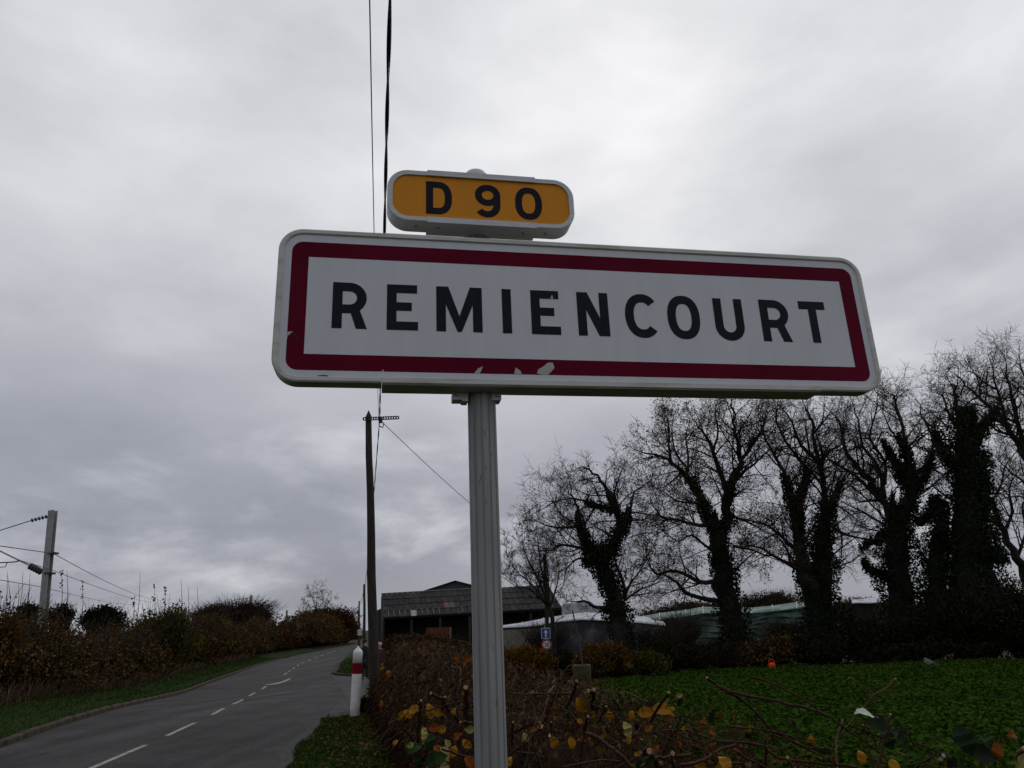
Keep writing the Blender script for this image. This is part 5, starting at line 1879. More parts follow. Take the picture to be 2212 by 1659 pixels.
# ------------------------------------------------------------------ small road signs at the side road
def small_signs():
    base = sight(1181, 1405, 40)
    e = empty('one_way_sign_post', (base[0], 40, -0.35), 'blue one-way arrow sign above a round 30 speed limit sign', 'road sign')
    B = Vector((base[0], 40, -0.35))
    mb = MB()
    mb.tube([(0, 0.05, 0), (-0.05, 0.05, 2.05)], 0.03, 8)
    link('post', mb.mesh('post'), M['galv'], e)
    rot = Matrix.Rotation(math.pi / 2, 4, 'X') @ Matrix.Rotation(math.radians(-0.5), 4, 'Z')
    c1 = Vector(sight(1179, 1368, 40)) - B
    c2 = Vector(sight(1181, 1392.5, 40)) - B
    s = 0.235
    mb = MB().prism(rrect(-s, s, -s * 1.12, s * 1.12, .04, 4), -0.012, 0.012)
    p = link('one_way_panel', mb.mesh('one_way_panel'), M['sign_white'], e)
    p.matrix_basis = Matrix.Translation(c1) @ rot
    mb = MB().prism(rrect(-s + .028, s - .028, -s * 1.12 + .028, s * 1.12 - .028, .03, 4), 0.0, 0.016)
    link('blue_field', mb.mesh('blue_field'), M['sign_blue'], p)
    mb = MB().prism([(-.045, -.19), (.045, -.19), (.045, .03), (.12, .03), (0, .19), (-.12, .03), (-.045, .03)], 0.0, 0.020)
    link('arrow', mb.mesh('arrow'), M['sign_white'], p)
    R_ = 0.262
    mb = MB().prism(arc(0, 0, R_, R_, 0, 360, 32)[:-1], -0.012, 0.012)
    p = link('speed_limit_panel', mb.mesh('speed_limit_panel'), M['sign_white'], e)
    p.matrix_basis = Matrix.Translation(c2) @ rot
    mb = MB().ring_prism(arc(0, 0, R_ * .98, R_ * .98, 0, 360, 32)[:-1], arc(0, 0, R_ * .72, R_ * .72, 0, 360, 32)[:-1], 0.0, 0.016)
    link('red_ring', mb.mesh('red_ring'), M['sign_ring'], p)
    for ch, x in (('3', -.125), ('0', .012)):
        g = glyph(ch, .115, .21, .034)
        o = link('digit', g, M['black'], p)
        o.location = (x, -.105, .016)
        o.scale = (1, 1, 6)
    return e


small_signs()


def far_sign():
    c = Vector(sight(777, 1366, 78))
    e = empty('far_road_sign', (c.x, 78, -0.35), 'small white square road sign with a dark ring beside the far bend', 'road sign')
    B = Vector((c.x, 78, -0.35))
    mb = MB()
    mb.tube([(0, 0.06, 0), (0, 0.06, 2.4)], 0.035, 8)
    link('post', mb.mesh('post'), M['darkmetal'], e)
    rot = Matrix.Rotation(math.pi / 2, 4, 'X')
    mb = MB().prism(rrect(-.20, .20, -.27, .27, .03, 4), -.012, .012)
    p = link('sign_panel', mb.mesh('sign_panel'), M['sign_white'], e)
    p.matrix_basis = Matrix.Translation(c - B) @ rot
    mb = MB().ring_prism(arc(0, 0, .16, .16, 0, 360, 24)[:-1], arc(0, 0, .11, .11, 0, 360, 24)[:-1], 0.0, 0.02)
    link('ring', mb.mesh('ring'), M['maroon_cloth'], p)


far_sign()

# ------------------------------------------------------------------ railway masts and wires
A1 = lambda x, y: (x * .3667, 1050.9 + y * .3667)
AI = lambda x, y: ((x * 400 / 1327) / 1.8083, (2000 + y * 400 / 1327) / 1.8083)


def mast(top, base, w, label):
    e = empty('railway_mast', tuple(base), label, 'mast')
    b, t = Vector(base), Vector(top) - Vector(base)
    mb = MB()
    ax = t.normalized()
    rot = ax.to_track_quat('Z', 'Y').to_matrix()
    L = t.length
    # H-section: two flanges and a web
    mb.box(rot @ Vector((-w * .46, 0, L / 2)), (w * .09, w, L), rot)
    mb.box(rot @ Vector((w * .46, 0, L / 2)), (w * .09, w, L), rot)
    mb.box(rot @ Vector((0, -w * .15, L / 2)), (w * .83, w * .3, L - .01), rot)
    link('mast_shaft', mb.mesh('mast_shaft'), M['mast'], e)
    return e


DM = 36.0
mt_top, mt_b = sight(114.5, 1103, DM), sight(92, 1345, DM)
gz = ground_z(mt_b[0], DM)
rail_mast = mast(mt_top, mt_b + (mt_b - mt_top) * max(0.0, (mt_b[2] - gz)) / (mt_top[2] - mt_b[2]), 0.30, 'grey railway mast with cantilever arms behind the left hedgerow')
RB = Vector(rail_mast.location)


def rp(x, y, d=DM): return Vector(sight(*AI(x, y), d)) - RB


def arm_part(name, pts, r, m, parent, n=6):
    mb = MB()
    mb.tube(pts, r, n)
    return link(name, mb.mesh(name), m, parent, True)


stay = arm_part('upper_stay', [rp(650, 48), rp(400, 112), rp(0, 238), rp(-500, 395)], 0.022, M['darkmetal'], rail_mast)
cant = arm_part('cantilever_tube', [rp(580, 800), rp(380, 690), rp(245, 625), rp(0, 505), rp(-500, 255)], 0.040, M['mast'], rail_mast)
reg = arm_part('registration_arm', [rp(262, 632), rp(180, 648), rp(0, 657), rp(-500, 690)], 0.028, M['darkmetal'], rail_mast)
arm_part('dropper', [rp(95, 655), rp(70, 710), rp(0, 716), rp(-300, 720)], 0.02, M['darkmetal'], reg)
for par, a, b_, k in ((stay, (420, 106), (600, 60), 5), (cant, (400, 705), (530, 772), 5)):
    for i in range(k):
        f = i / (k - 1)
        p0 = rp(a[0] + (b_[0] - a[0]) * f, a[1] + (b_[1] - a[1]) * f)
        d = (rp(*b_) - rp(*a)).normalized()
        rot = d.to_track_quat('Z', 'Y').to_matrix()
        mb = MB()
        rr = 0.10 if par is stay else 0.17
        mb.lathe([(0.03, -0.05), (rr, -0.02), (rr * .9, 0.015), (0.03, 0.05)], 14, p0, rot)
        link('insulator', mb.mesh('insulator'), M['glass_ins'], par, True)
for nm, y in (('bracket', 535), ('bracket', 795)):
    mb = MB()
    mb.box(rp(690 if y == 535 else 650, y), (0.34, 0.36, 0.09))
    link(nm, mb.mesh(nm), M['darkmetal'], rail_mast)

fm_t = sight(543, 1286, 150)
far_mast = mast(fm_t, (fm_t[0] - 0.2, 150, ground_z(fm_t[0], 150)), 0.42, 'distant pale railway mast beyond the left hedgerow')
mb = MB()
fr = Vector(fm_t) - Vector(far_mast.location)
mb.tube([fr + Vector((0, 0, -.4)), fr + Vector((-4, 0, -.9))], 0.06, 5)
mb.tube([fr + Vector((0, 0, -2.4)), fr + Vector((-4, 0, -1.2))], 0.06, 5)
link('cantilever', mb.mesh('cantilever'), M['mast'], far_mast)
fm2 = sight(620, 1318, 235)
mast(fm2, (fm2[0], 235, ground_z(fm2[0], 235)), 0.5, 'farthest railway mast, a thin stub above the hedges')


def rail_wire(label, P, r):
    cable('railway_wire', label, P, r, M['darkmetal'])


p_a = Vector(sight(*AI(690, 537), DM))
e_a = Vector(sight(*A1(1010, 665), 150))
rail_wire('upper railway wire running right from the mast', [Vector(sight(*AI(0, 440), 28.0)), p_a] + span(p_a, e_a, 0.9, 14)[1:], 0.018)
p_b = Vector(sight(*AI(630, 735), DM))
e_b = Vector(sight(*A1(1010, 690), 150))
rail_wire('middle railway wire crossing behind the mast', [Vector(sight(*AI(230, 620), 31.0)), p_b] + span(p_b, e_b, 0.6, 14)[1:], 0.016)
p_c = Vector(sight(*AI(560, 975), DM + 4))
rail_wire('lower railway wire behind the mast', [Vector(sight(*AI(0, 880), 34.0)), p_c] + span(p_c, Vector(sight(*A1(830, 690), 140)), 0.4, 14)[1:], 0.016)

# tall thin shoots standing out of the left hedge
sh = empty('tall_shoots', tuple(sight(330, 1340, 40.0)), 'thin leafless shoots standing above the left hedgerow against the sky', 'shoots')
for (x, y0, x2, y1, leaf) in ((800, 740, 826, 510, 0), (905, 700, 910, 572, 1), (962, 720, 972, 600, 1), (775, 720, 790, 650, 1), (480, 690, 486, 565, 1), (360, 640, 362, 500, 1), (392, 640, 394, 490, 0),
                              (1065, 690, 1066, 545, 0), (1105, 690, 1108, 590, 0), (1160, 690, 1162, 590, 0), (110, 650, 135, 500, 0), (150, 660, 178, 505, 0), (30, 650, 42, 500, 0), (60, 660, 45, 520, 0), (135, 670, 175, 575, 0), (100, 640, 110, 570, 0)):
    D_ = 34.0
    a, b_ = Vector(sight(*A1(x, y0 + 110), D_)), Vector(sight(*A1(x2, y1), D_))
    mb = MB()
    mb.tube([a, a.lerp(b_, .5) + Vector((.05, 0, 0)), b_], [0.016, 0.012, 0.006], 4)
    o = link('shoot', mb.mesh('shoot'), M['twig_grey'])
    world_child(o, sh)
    if leaf:
        P = np.array([tuple(a.lerp(b_, random.uniform(.55, 1.0))) for _ in range(9)] + [tuple(b_)] * 3) + RNG.normal(0, .03, (12, 3))
        V, F = leaf_arrays(P, 0.13, .7)
        o2 = link('withered_leaves', np_mesh('withered_leaves', V, F), M['rust_leaf'])
        o2['kind'] = 'stuff'
        world_child(o2, o)
        o2.matrix_parent_inverse = Matrix.Translation(-sh.location) if False else Matrix.Identity(4)

# ------------------------------------------------------------------ farm buildings
A4 = lambda x, y: ((1400 + x * 1000 / 2212) / 1.8083, (2200 + y * 1000 / 2212) / 1.8083)


def build_barn():
    # ridge and eave lines of the long lean-to roof
    e0, e1 = Vector(sight(*A4(215, 470), 96)), Vector(sight(*A4(1760, 385), 89))
    r0, r1 = Vector(sight(*A4(200, 268), 104)), Vector(sight(*A4(1640, 186), 97))
    b = Vector((e0.x, e0.y, -0.35))
    e = empty('barn', tuple(b), 'long low barn with patched dark sheet roof and open dark front', 'barn')
    L = e1 - e0
    ux = L.normalized()
    roof = link('roof_frame', None, None, e) if False else None
    mb = MB()
    off = Vector((0, 0, -0.10))
    q = [e0 + off, e1 + off, r1 + off, r0 + off]
    dn = Vector((0, 0, -0.12))
    mb.add([p - b for p in q] + [p + dn - b for p in q], [(0, 1, 2, 3), (7, 6, 5, 4), (0, 4, 5, 1), (1, 5, 6, 2), (2, 6, 7, 3), (3, 7, 4, 0)])
    roof = link('roof', mb.mesh('roof'), M['barn_dark'], e)
    ncol, nrow = 30, 4
    base_me = {}
    rnd = random.Random(5)
    special = {(5, 0): 'sheet_pale', (11, 1): 'sheet_rust', (12, 1): 'sheet_pale2', (20, 1): 'sheet_rust', (22, 0): 'sheet_rust2', (26, 2): 'sheet_rust2'}
    for c in range(ncol):
        for r in range(nrow):
            u0, u1 = c / ncol + .0012, (c + 1) / ncol - .0012
            v0, v1 = r / nrow - .012, (r + 1) / nrow + .004

            def P(u, v):
                return e0.lerp(e1, u).lerp(r0.lerp(r1, u), v) - b
            up = Vector((0, -.02, 0.05 + 0.015 * rnd.random() + (nrow - r) * 0.002))
            mb = MB()
            q = [P(u0, v0) + up, P(u1, v0) + up, P(u1, v1), P(u0, v1)]
            th = Vector((0, 0, -.03))
            mb.add(q + [p + th for p in q], [(0, 1, 2, 3), (0, 4, 5, 1), (1, 5, 6, 2), (3, 2, 6, 7), (0, 3, 7, 4), (7, 6, 5, 4)])
            mk = special.get((c, r)) or rnd.choice(['sheet_a', 'sheet_a', 'sheet_b', 'sheet_a', 'sheet_b'])
            link('roof_sheet', mb.mesh('roof_sheet'), M[mk], roof)
    for c in range(1, 15):
        if rnd.random() < 0.85:
            def P(u, v):
                return e0.lerp(e1, u).lerp(r0.lerp(r1, u), v) - b + Vector((0, -.05, .11))
            mb = MB()
            mb.tube([P(c / ncol, .01), P(c / ncol, .235)], 0.035, 4)
            link('sheet_seam', mb.mesh('sheet_seam'), M['seam'], roof)
    mb = MB()
    mb.tube([r0 - b + Vector((0, 0, .08)), r0.lerp(r1, .55) - b + Vector((0, 0, .08))], 0.07, 5)
    link('ridge_cap', mb.mesh('ridge_cap'), M['seam'], roof)
    # back and side walls, posts; the front stands open and dark
    back0, back1 = r0.copy(), r1.copy()
    mb = MB()
    for p0, p1, h0, h1 in ((back0, back1, r0.z - .3, r1.z - .3), (e0, r0, e0.z - .25, r0.z - .3), (e1, r1, e1.z - .25, r1.z - .3)):
        n_ = Vector(((p1 - p0).y, -(p1 - p0).x, 0)).normalized() * .12
        V = [(p0.x, p0.y, -.35), (p1.x, p1.y, -.35), (p1.x, p1.y, h1), (p0.x, p0.y, h0)]
        V = [Vector(v) - b for v in V]
        mb.add(V + [v + n_ for v in V], [(0, 1, 2, 3), (7, 6, 5, 4), (0, 4, 5, 1), (1, 5, 6, 2), (2, 6, 7, 3), (3, 7, 4, 0)])
    link('walls', mb.mesh('walls'), M['barn_wall'], e)
    for i in range(7):
        p = e0.lerp(e1, i / 6) + Vector((0, .3, 0))
        mb = MB()
        mb.box((p.x - b.x, p.y - b.y, (p.z - .35) / 2 + .1), (.25, .25, p.z + .1))
        link('front_post', mb.mesh('front_post'), M['barn_wall'], e)
    return e


build_barn()


def gable_shed():
    d = 112.0
    a, t, c = Vector(sight(*A4(560, 250), d)), Vector(sight(*A4(838, 160), d)), Vector(sight(*A4(1150, 240), d))
    b = Vector((t.x, d, -.35))
    e = empty('gabled_shed', tuple(b), 'grey gabled shed rising behind the long barn roof', 'shed')
    mb = MB()
    V = [Vector((a.x, d, -.35)) - b, Vector((c.x, d, -.35)) - b, c - b, t - b, a - b]
    mb.add(V + [v + Vector((2, 14, 0)) for v in V], [(0, 1, 2, 3, 4), (9, 8, 7, 6, 5), (0, 4, 9, 5), (1, 6, 7, 2)])
    link('wall', mb.mesh('wall'), M['gable'], e)
    for p, q in ((a, t), (t, c)):
        mb = MB()
        w_ = (q - p).normalized() * .5
        p2, q2 = (p - w_, q) if q is t else (p, q + w_)
        up = Vector((0, 0, .14))
        V = [p2 - b + Vector((0, -.4, .03)), q2 - b + Vector((0, -.4, .03)), q2 - b + Vector((2, 14, .03)), p2 - b + Vector((2, 14, .03))]
        mb.add(V + [v + up for v in V], [(3, 2, 1, 0), (4, 5, 6, 7), (0, 1, 5, 4), (1, 2, 6, 5), (2, 3, 7, 6), (3, 0, 4, 7)])
        link('roof_slope', mb.mesh('roof_slope'), M['sheet_a'], e)
    # low wing seen left of the barn
    p = Vector(sight(815, 1312, 118))
    e2 = empty('low_shed', (p.x, 118, -.35), 'low dark shed end peeping out left of the barn', 'shed')
    mb = MB()
    mb.add([(-1.0, 0, 0), (3, 0, 0), (3, 0, p.z + .9), (.4, 0, p.z + .1), (-1, 0, p.z - .5), (-1.0, 9, 0), (3, 9, 0), (3, 9, p.z + .9), (.4, 9, p.z + .1), (-1, 9, p.z - .5)],
           [(0, 1, 2, 3, 4), (9, 8, 7, 6, 5), (4, 3, 8, 9), (3, 2, 7, 8), (0, 4, 9, 5), (1, 6, 7, 2)])
    link('wall', mb.mesh('wall'), M['barn_wall'], e2)


gable_shed()


def trailer():
    a, c = Vector(sight(*A4(600, 560), 80)), Vector(sight(*A4(795, 650), 80))
    w, h = c.x - a.x, a.z - c.z
    b = Vector(((a.x + c.x) / 2, 80, -.35))
    e = empty('farm_trailer', tuple(b), 'faded orange farm trailer parked in front of the barn', 'trailer')
    z0 = c.z + .35
    mb = MB()
    mb.box((0, 0, z0 + h / 2), (w, 2.2, h))
    link('trailer_bed', mb.mesh('trailer_bed'), M['orange_paint'], e)
    for i in range(6):
        mb = MB()
        mb.box((-w / 2 + w * i / 5, -1.13, z0 + h / 2), (.1, .08, h + .06))
        link('side_stake', mb.mesh('side_stake'), M['orange_paint'], e)
    mb = MB()
    mb.box((0, 0, z0 - .1), (w * 1.02, .8, .16))
    mb.tube([(w / 2, 0, z0 - .1), (w / 2 + 1.6, 0, z0 - .4)], .06, 6)
    link('chassis', mb.mesh('chassis'), M['darkmetal'], e)
    rot = Matrix.Rotation(math.pi / 2, 3, 'X')
    for x in (-.5, .6):
        for y in (-.95, .95):
            mb = MB()
            mb.lathe([(.12, -.12), (.40, -.12), (.45, -.05), (.45, .05), (.40, .12), (.12, .12)], 18, (x, y, .45), rot)
            link('wheel', mb.mesh('wheel'), M['darkmetal'], e)


trailer()
A5 = lambda x, y: ((2000 + x * 1500 / 2212) / 1.8083, (2250 + y * 1500 / 2212) / 1.8083)


def tunnel(name, label, cat, ridge, front, dist, depth, m_top, m_front, base_px, strap=0):
    """Low shed with a bowed sheeted roof; front is the lower roof edge line, ridge the upper one (crop coordinates)."""
    n = max(len(ridge), len(front))
    R_ = [Vector(sight(*A5(*p), dist + depth)) for p in ridge]
    F_ = [Vector(sight(*A5(*p), dist)) for p in front]
    b = Vector((sum(p.x for p in F_) / len(F_), dist, -.35))
    e = empty(name, tuple(b), label, cat)
    mb = MB()
    rows = 5
    V = []
    for i in range(n):
        for j in range(rows + 1):
            t = j / rows
            p = F_[i].lerp(R_[i], t)
            p.z += math.sin(t * math.pi) * 0.03 * depth * .3
            p.z += 0.16 * mnoise.noise(Vector((p.x * 0.9, p.y, 0)))
            V.append(p - b)
    k = rows + 1
    th = Vector((0, 0, -.05))
    N_ = len(V)
    F = [(i * k + j, (i + 1) * k + j, (i + 1) * k + j + 1, i * k + j + 1) for i in range(n - 1) for j in range(rows)]
    F2 = [tuple(q + N_ for q in reversed(f)) for f in F]
    edge = [i * k for i in range(n)]
    back = [i * k + rows for i in range(n)]
    side = []
    for ed, fl in ((edge, 0), (back, 1)):
        for a, c in zip(ed[:-1], ed[1:]):
            side.append((a, a + N_, c + N_, c) if not fl else (c, c + N_, a + N_, a))
    mb.add(V + [v + th for v in V], F + F2 + side)
    rf = link('roof', mb.mesh('roof'), m_top, e, True)
    # front sheeting hanging from the roof edge, in bays with ribs between
    mb = MB()
    V = []
    sub = 6
    Q = []
    for i in range(n - 1):
        for s_ in range(sub):
            Q.append(F_[i].lerp(F_[i + 1], s_ / sub))
    Q.append(F_[-1])
    for i, p in enumerate(Q):
        for j in range(5):
            t = j / 4
            z = p.z - .04 + (-.35 - p.z) * t
            V.append(Vector((p.x, p.y + .25 + .22 * math.sin(i * 1.1) * t + .15 * mnoise.noise(Vector((i * .5, t * 2, dist))), z)) - b)
    F = [(i * 5 + j, i * 5 + j + 1, (i + 1) * 5 + j + 1, (i + 1) * 5 + j) for i in range(len(Q) - 1) for j in range(4)]
    mb.add(V, F)
    link('front_sheet', mb.mesh('front_sheet'), m_front, e, True)
    for i_ in range(strap):
        t = (i_ + .6) / (strap + .3)
        mb = MB()
        pts_ = [Vector((p.x, p.y + .02, p.z + (-.35 - p.z) * t * .8 + .12 * math.sin(j * .37 + i_))) - b for j, p in enumerate(Q)]
        mb.tube(pts_, [.05 + .03 * math.sin(j * 1.3 + i_ * 2) for j in range(len(pts_))], 5)
        link('strap', mb.mesh('strap'), M['barn_dark'], e)
    for i in range(n):
        mb = MB()
        mb.tube([p for p in [F_[i] - b + Vector((0, -.05, -.02)), F_[i].lerp(R_[i], .5) - b + Vector((0, 0, .03 * depth * .3 + .05)), R_[i] - b + Vector((0, 0, .04))]], .035, 5)
        link('roof_rib', mb.mesh('roof_rib'), M['galv'], rf)
    return e


tunnel('white_shed', 'low white sheeted shed with grey tarpaulin front behind the leftmost ivy-clad tree', 'shed',
       [(-60, 285), (60, 268), (180, 245), (300, 222), (420, 212), (520, 214), (640, 225), (760, 235), (870, 262)],
       [(-60, 300), (60, 292), (180, 275), (280, 262), (400, 250), (500, 254), (640, 262), (760, 272), (880, 285)], 58, 7, M['tarp_white'], M['tarp_grey'], 0)
tunnel('green_shed', 'pale green sheeted shed between the two middle ivy-clad trees', 'shed',
       [(700, 240), (850, 214), (1000, 196), (1100, 178), (1250, 178), (1380, 184), (1500, 168), (1640, 150), (1760, 142)],
       [(700, 270), (850, 250), (1000, 232), (1100, 215), (1250, 212), (1380, 214), (1500, 200), (1640, 186), (1760, 180)], 62, 8, M['tarp_green'], M['tarp_green'], 0, 5)
tunnel('green_shed', 'short bright green-white roof edge glimpsed behind the wide bare-topped tree', 'shed',
       [(1960, 136), (2010, 133), (2060, 130), (2100, 130)], [(1960, 158), (2010, 156), (2060, 154), (2100, 152)], 60, 5, M['tarp_white'], M['barn_dark'], 0)


def white_box():
    a, c = Vector(sight(*A5(302, 160), 68)), Vector(sight(*A5(500, 222), 68))
    b = Vector(((a.x + c.x) / 2, 68, -.35))
    e = empty('white_cabin', tuple(b), 'plain white cabin end standing behind the white shed roof', 'cabin')
    w, h = c.x - a.x, a.z + .35
    mb = MB()
    mb.add([(-w / 2, 0, 0), (w / 2, 0, 0), (w / 2, 0, h * .88), (w * .28, 0, h * 1.02), (-w / 2, 0, h), (-w / 2, 5, 0), (w / 2, 5, 0), (w / 2, 5, h * .88), (w * .28, 5, h * 1.02), (-w / 2, 5, h)],
           [(0, 1, 2, 3, 4), (9, 8, 7, 6, 5), (4, 3, 8, 9), (3, 2, 7, 8), (0, 4, 9, 5), (1, 6, 7, 2)])
    link('wall', mb.mesh('wall'), M['tarp_white'], e)
    mb = MB()
    mb.box((0.15 * w, -.03, h * .5), (.05, .04, h * .98))
    link('wall_joint', mb.mesh('wall_joint'), M['galv'], e)


white_box()


def board_fence():
    """pale boarded side of the white shed left of the one-way sign"""
    a, c = Vector(sight(*A5(-60, 302), 56)), Vector(sight(*A5(175, 290), 56))
    b = Vector((a.x, 56, -.35))
    e = empty('board_wall', tuple(b), 'pale boarded wall left of the one-way sign', 'wall')
    n = 14
    for i in range(n):
        t0, t1 = i / n, (i + 1) / n
        p = a.lerp(c, (t0 + t1) / 2)
        w = (c.x - a.x) / n - .02
        h = p.z - .12 + .35
        mb = MB()
        mb.box((p.x - b.x, random.uniform(-.015, .015), h / 2), (w, .04, h))
        link('board', mb.mesh('board'), M['board_wall'], e)


board_fence()

# ------------------------------------------------------------------ concrete cylinder with a thin pole, small things at the field edge
def cylinder_thing():
    top = Vector(sight(1256, 1436, 20.0))
    b = Vector((top.x, 20.0, dip(20)))
    e = empty('concrete_cylinder', tuple(b), 'mossy concrete cylinder with a pale rim standing at the field corner', 'concrete ring')
    r = abs(sight(1275.5, 1436, 20)[0] - top.x)
    h = top.z - b.z
    mb = MB()
    mb.lathe([(r, -.1), (r, h * .5), (r * .995, h - .03), (r * .80, h - .03), (r * .80, h - .35), (0.01, h - .35)], 26)
    link('shell', mb.mesh('shell'), M['moss_concrete'], e, True)
    mb = MB()
    mb.lathe([(r * 1.005, h - .028), (r * 1.005, h), (r * .79, h), (r * .79, h - .028)], 26, cap=False)
    link('rim', mb.mesh('rim'), M['rim_concrete'], e)
    p0, p1 = Vector(sight(1262, 1440, 20.05)), Vector(sight(1236.5, 1318, 20.05))
    e2 = empty('thin_pole', tuple(p0 - Vector((0, 0, .35))), 'thin dark leaning pole with a short cross twig rising from the concrete cylinder', 'pole')
    b2 = Vector(e2.location)
    mb = MB()
    mb.tube([p0 - b2 - Vector((0, 0, .35)), p0.lerp(p1, .5) - b2, p1 - b2], [.026, .023, .018], 7)
    s = link('shaft', mb.mesh('shaft'), M['darkmetal'], e2)
    mb = MB()
    mb.tube([Vector(sight(1223, 1345, 20)) - b2, Vector(sight(1241, 1344, 20)) - b2, Vector(sight(1258, 1341, 20)) - b2], .010, 5)
    link('cross_twig', mb.mesh('cross_twig'), M['bark'], e2)


cylinder_thing()


def small_things():
    p = on_ground(1631, 1449)
    e = empty('orange_tub', (p[0], p[1] - 2.2, dip(p[1]) + .06), 'small vivid orange-red tub at the far edge of the field', 'tub')
    mb = MB()
    mb.lathe([(.09, 0), (.15, .12), (.155, .30), (.12, .40), (.04, .43)], 14)
    mb.tube([(-.15, 0, .3), (-.12, 0, .5), (0, 0, .56), (.12, 0, .5), (.15, 0, .3)], .018, 5)
    link('tub_body', mb.mesh('tub_body'), M['vivid_orange'], e, True).scale = (.8, .8, .8)
    mb = MB()
    mb.lathe([(.17, .29), (.17, .32), (.15, .33)], 14, cap=False)
    link('tub_rim', mb.mesh('tub_rim'), M['vivid_orange'], e).scale = (.8, .8, .8)
    p = on_ground(1975, 1447)
    e = empty('leaning_board', (p[0], p[1] - 1.2, dip(p[1])), 'grey weathered board tilted on the ground before the dark scrub', 'board')
    mb = MB()
    mb.box((0, 0, .22), (.50, .04, .24), Matrix.Rotation(.5, 3, 'Y') @ Matrix.Rotation(-.5, 3, 'X'))
    link('board_face', mb.mesh('board_face'), M['pale_board'], e)
    mb = MB()
    mb.box((-.12, .22, .18), (.05, .05, .45), Matrix.Rotation(.35, 3, 'X'))
    link('prop', mb.mesh('prop'), M['bark'], e)


small_things()


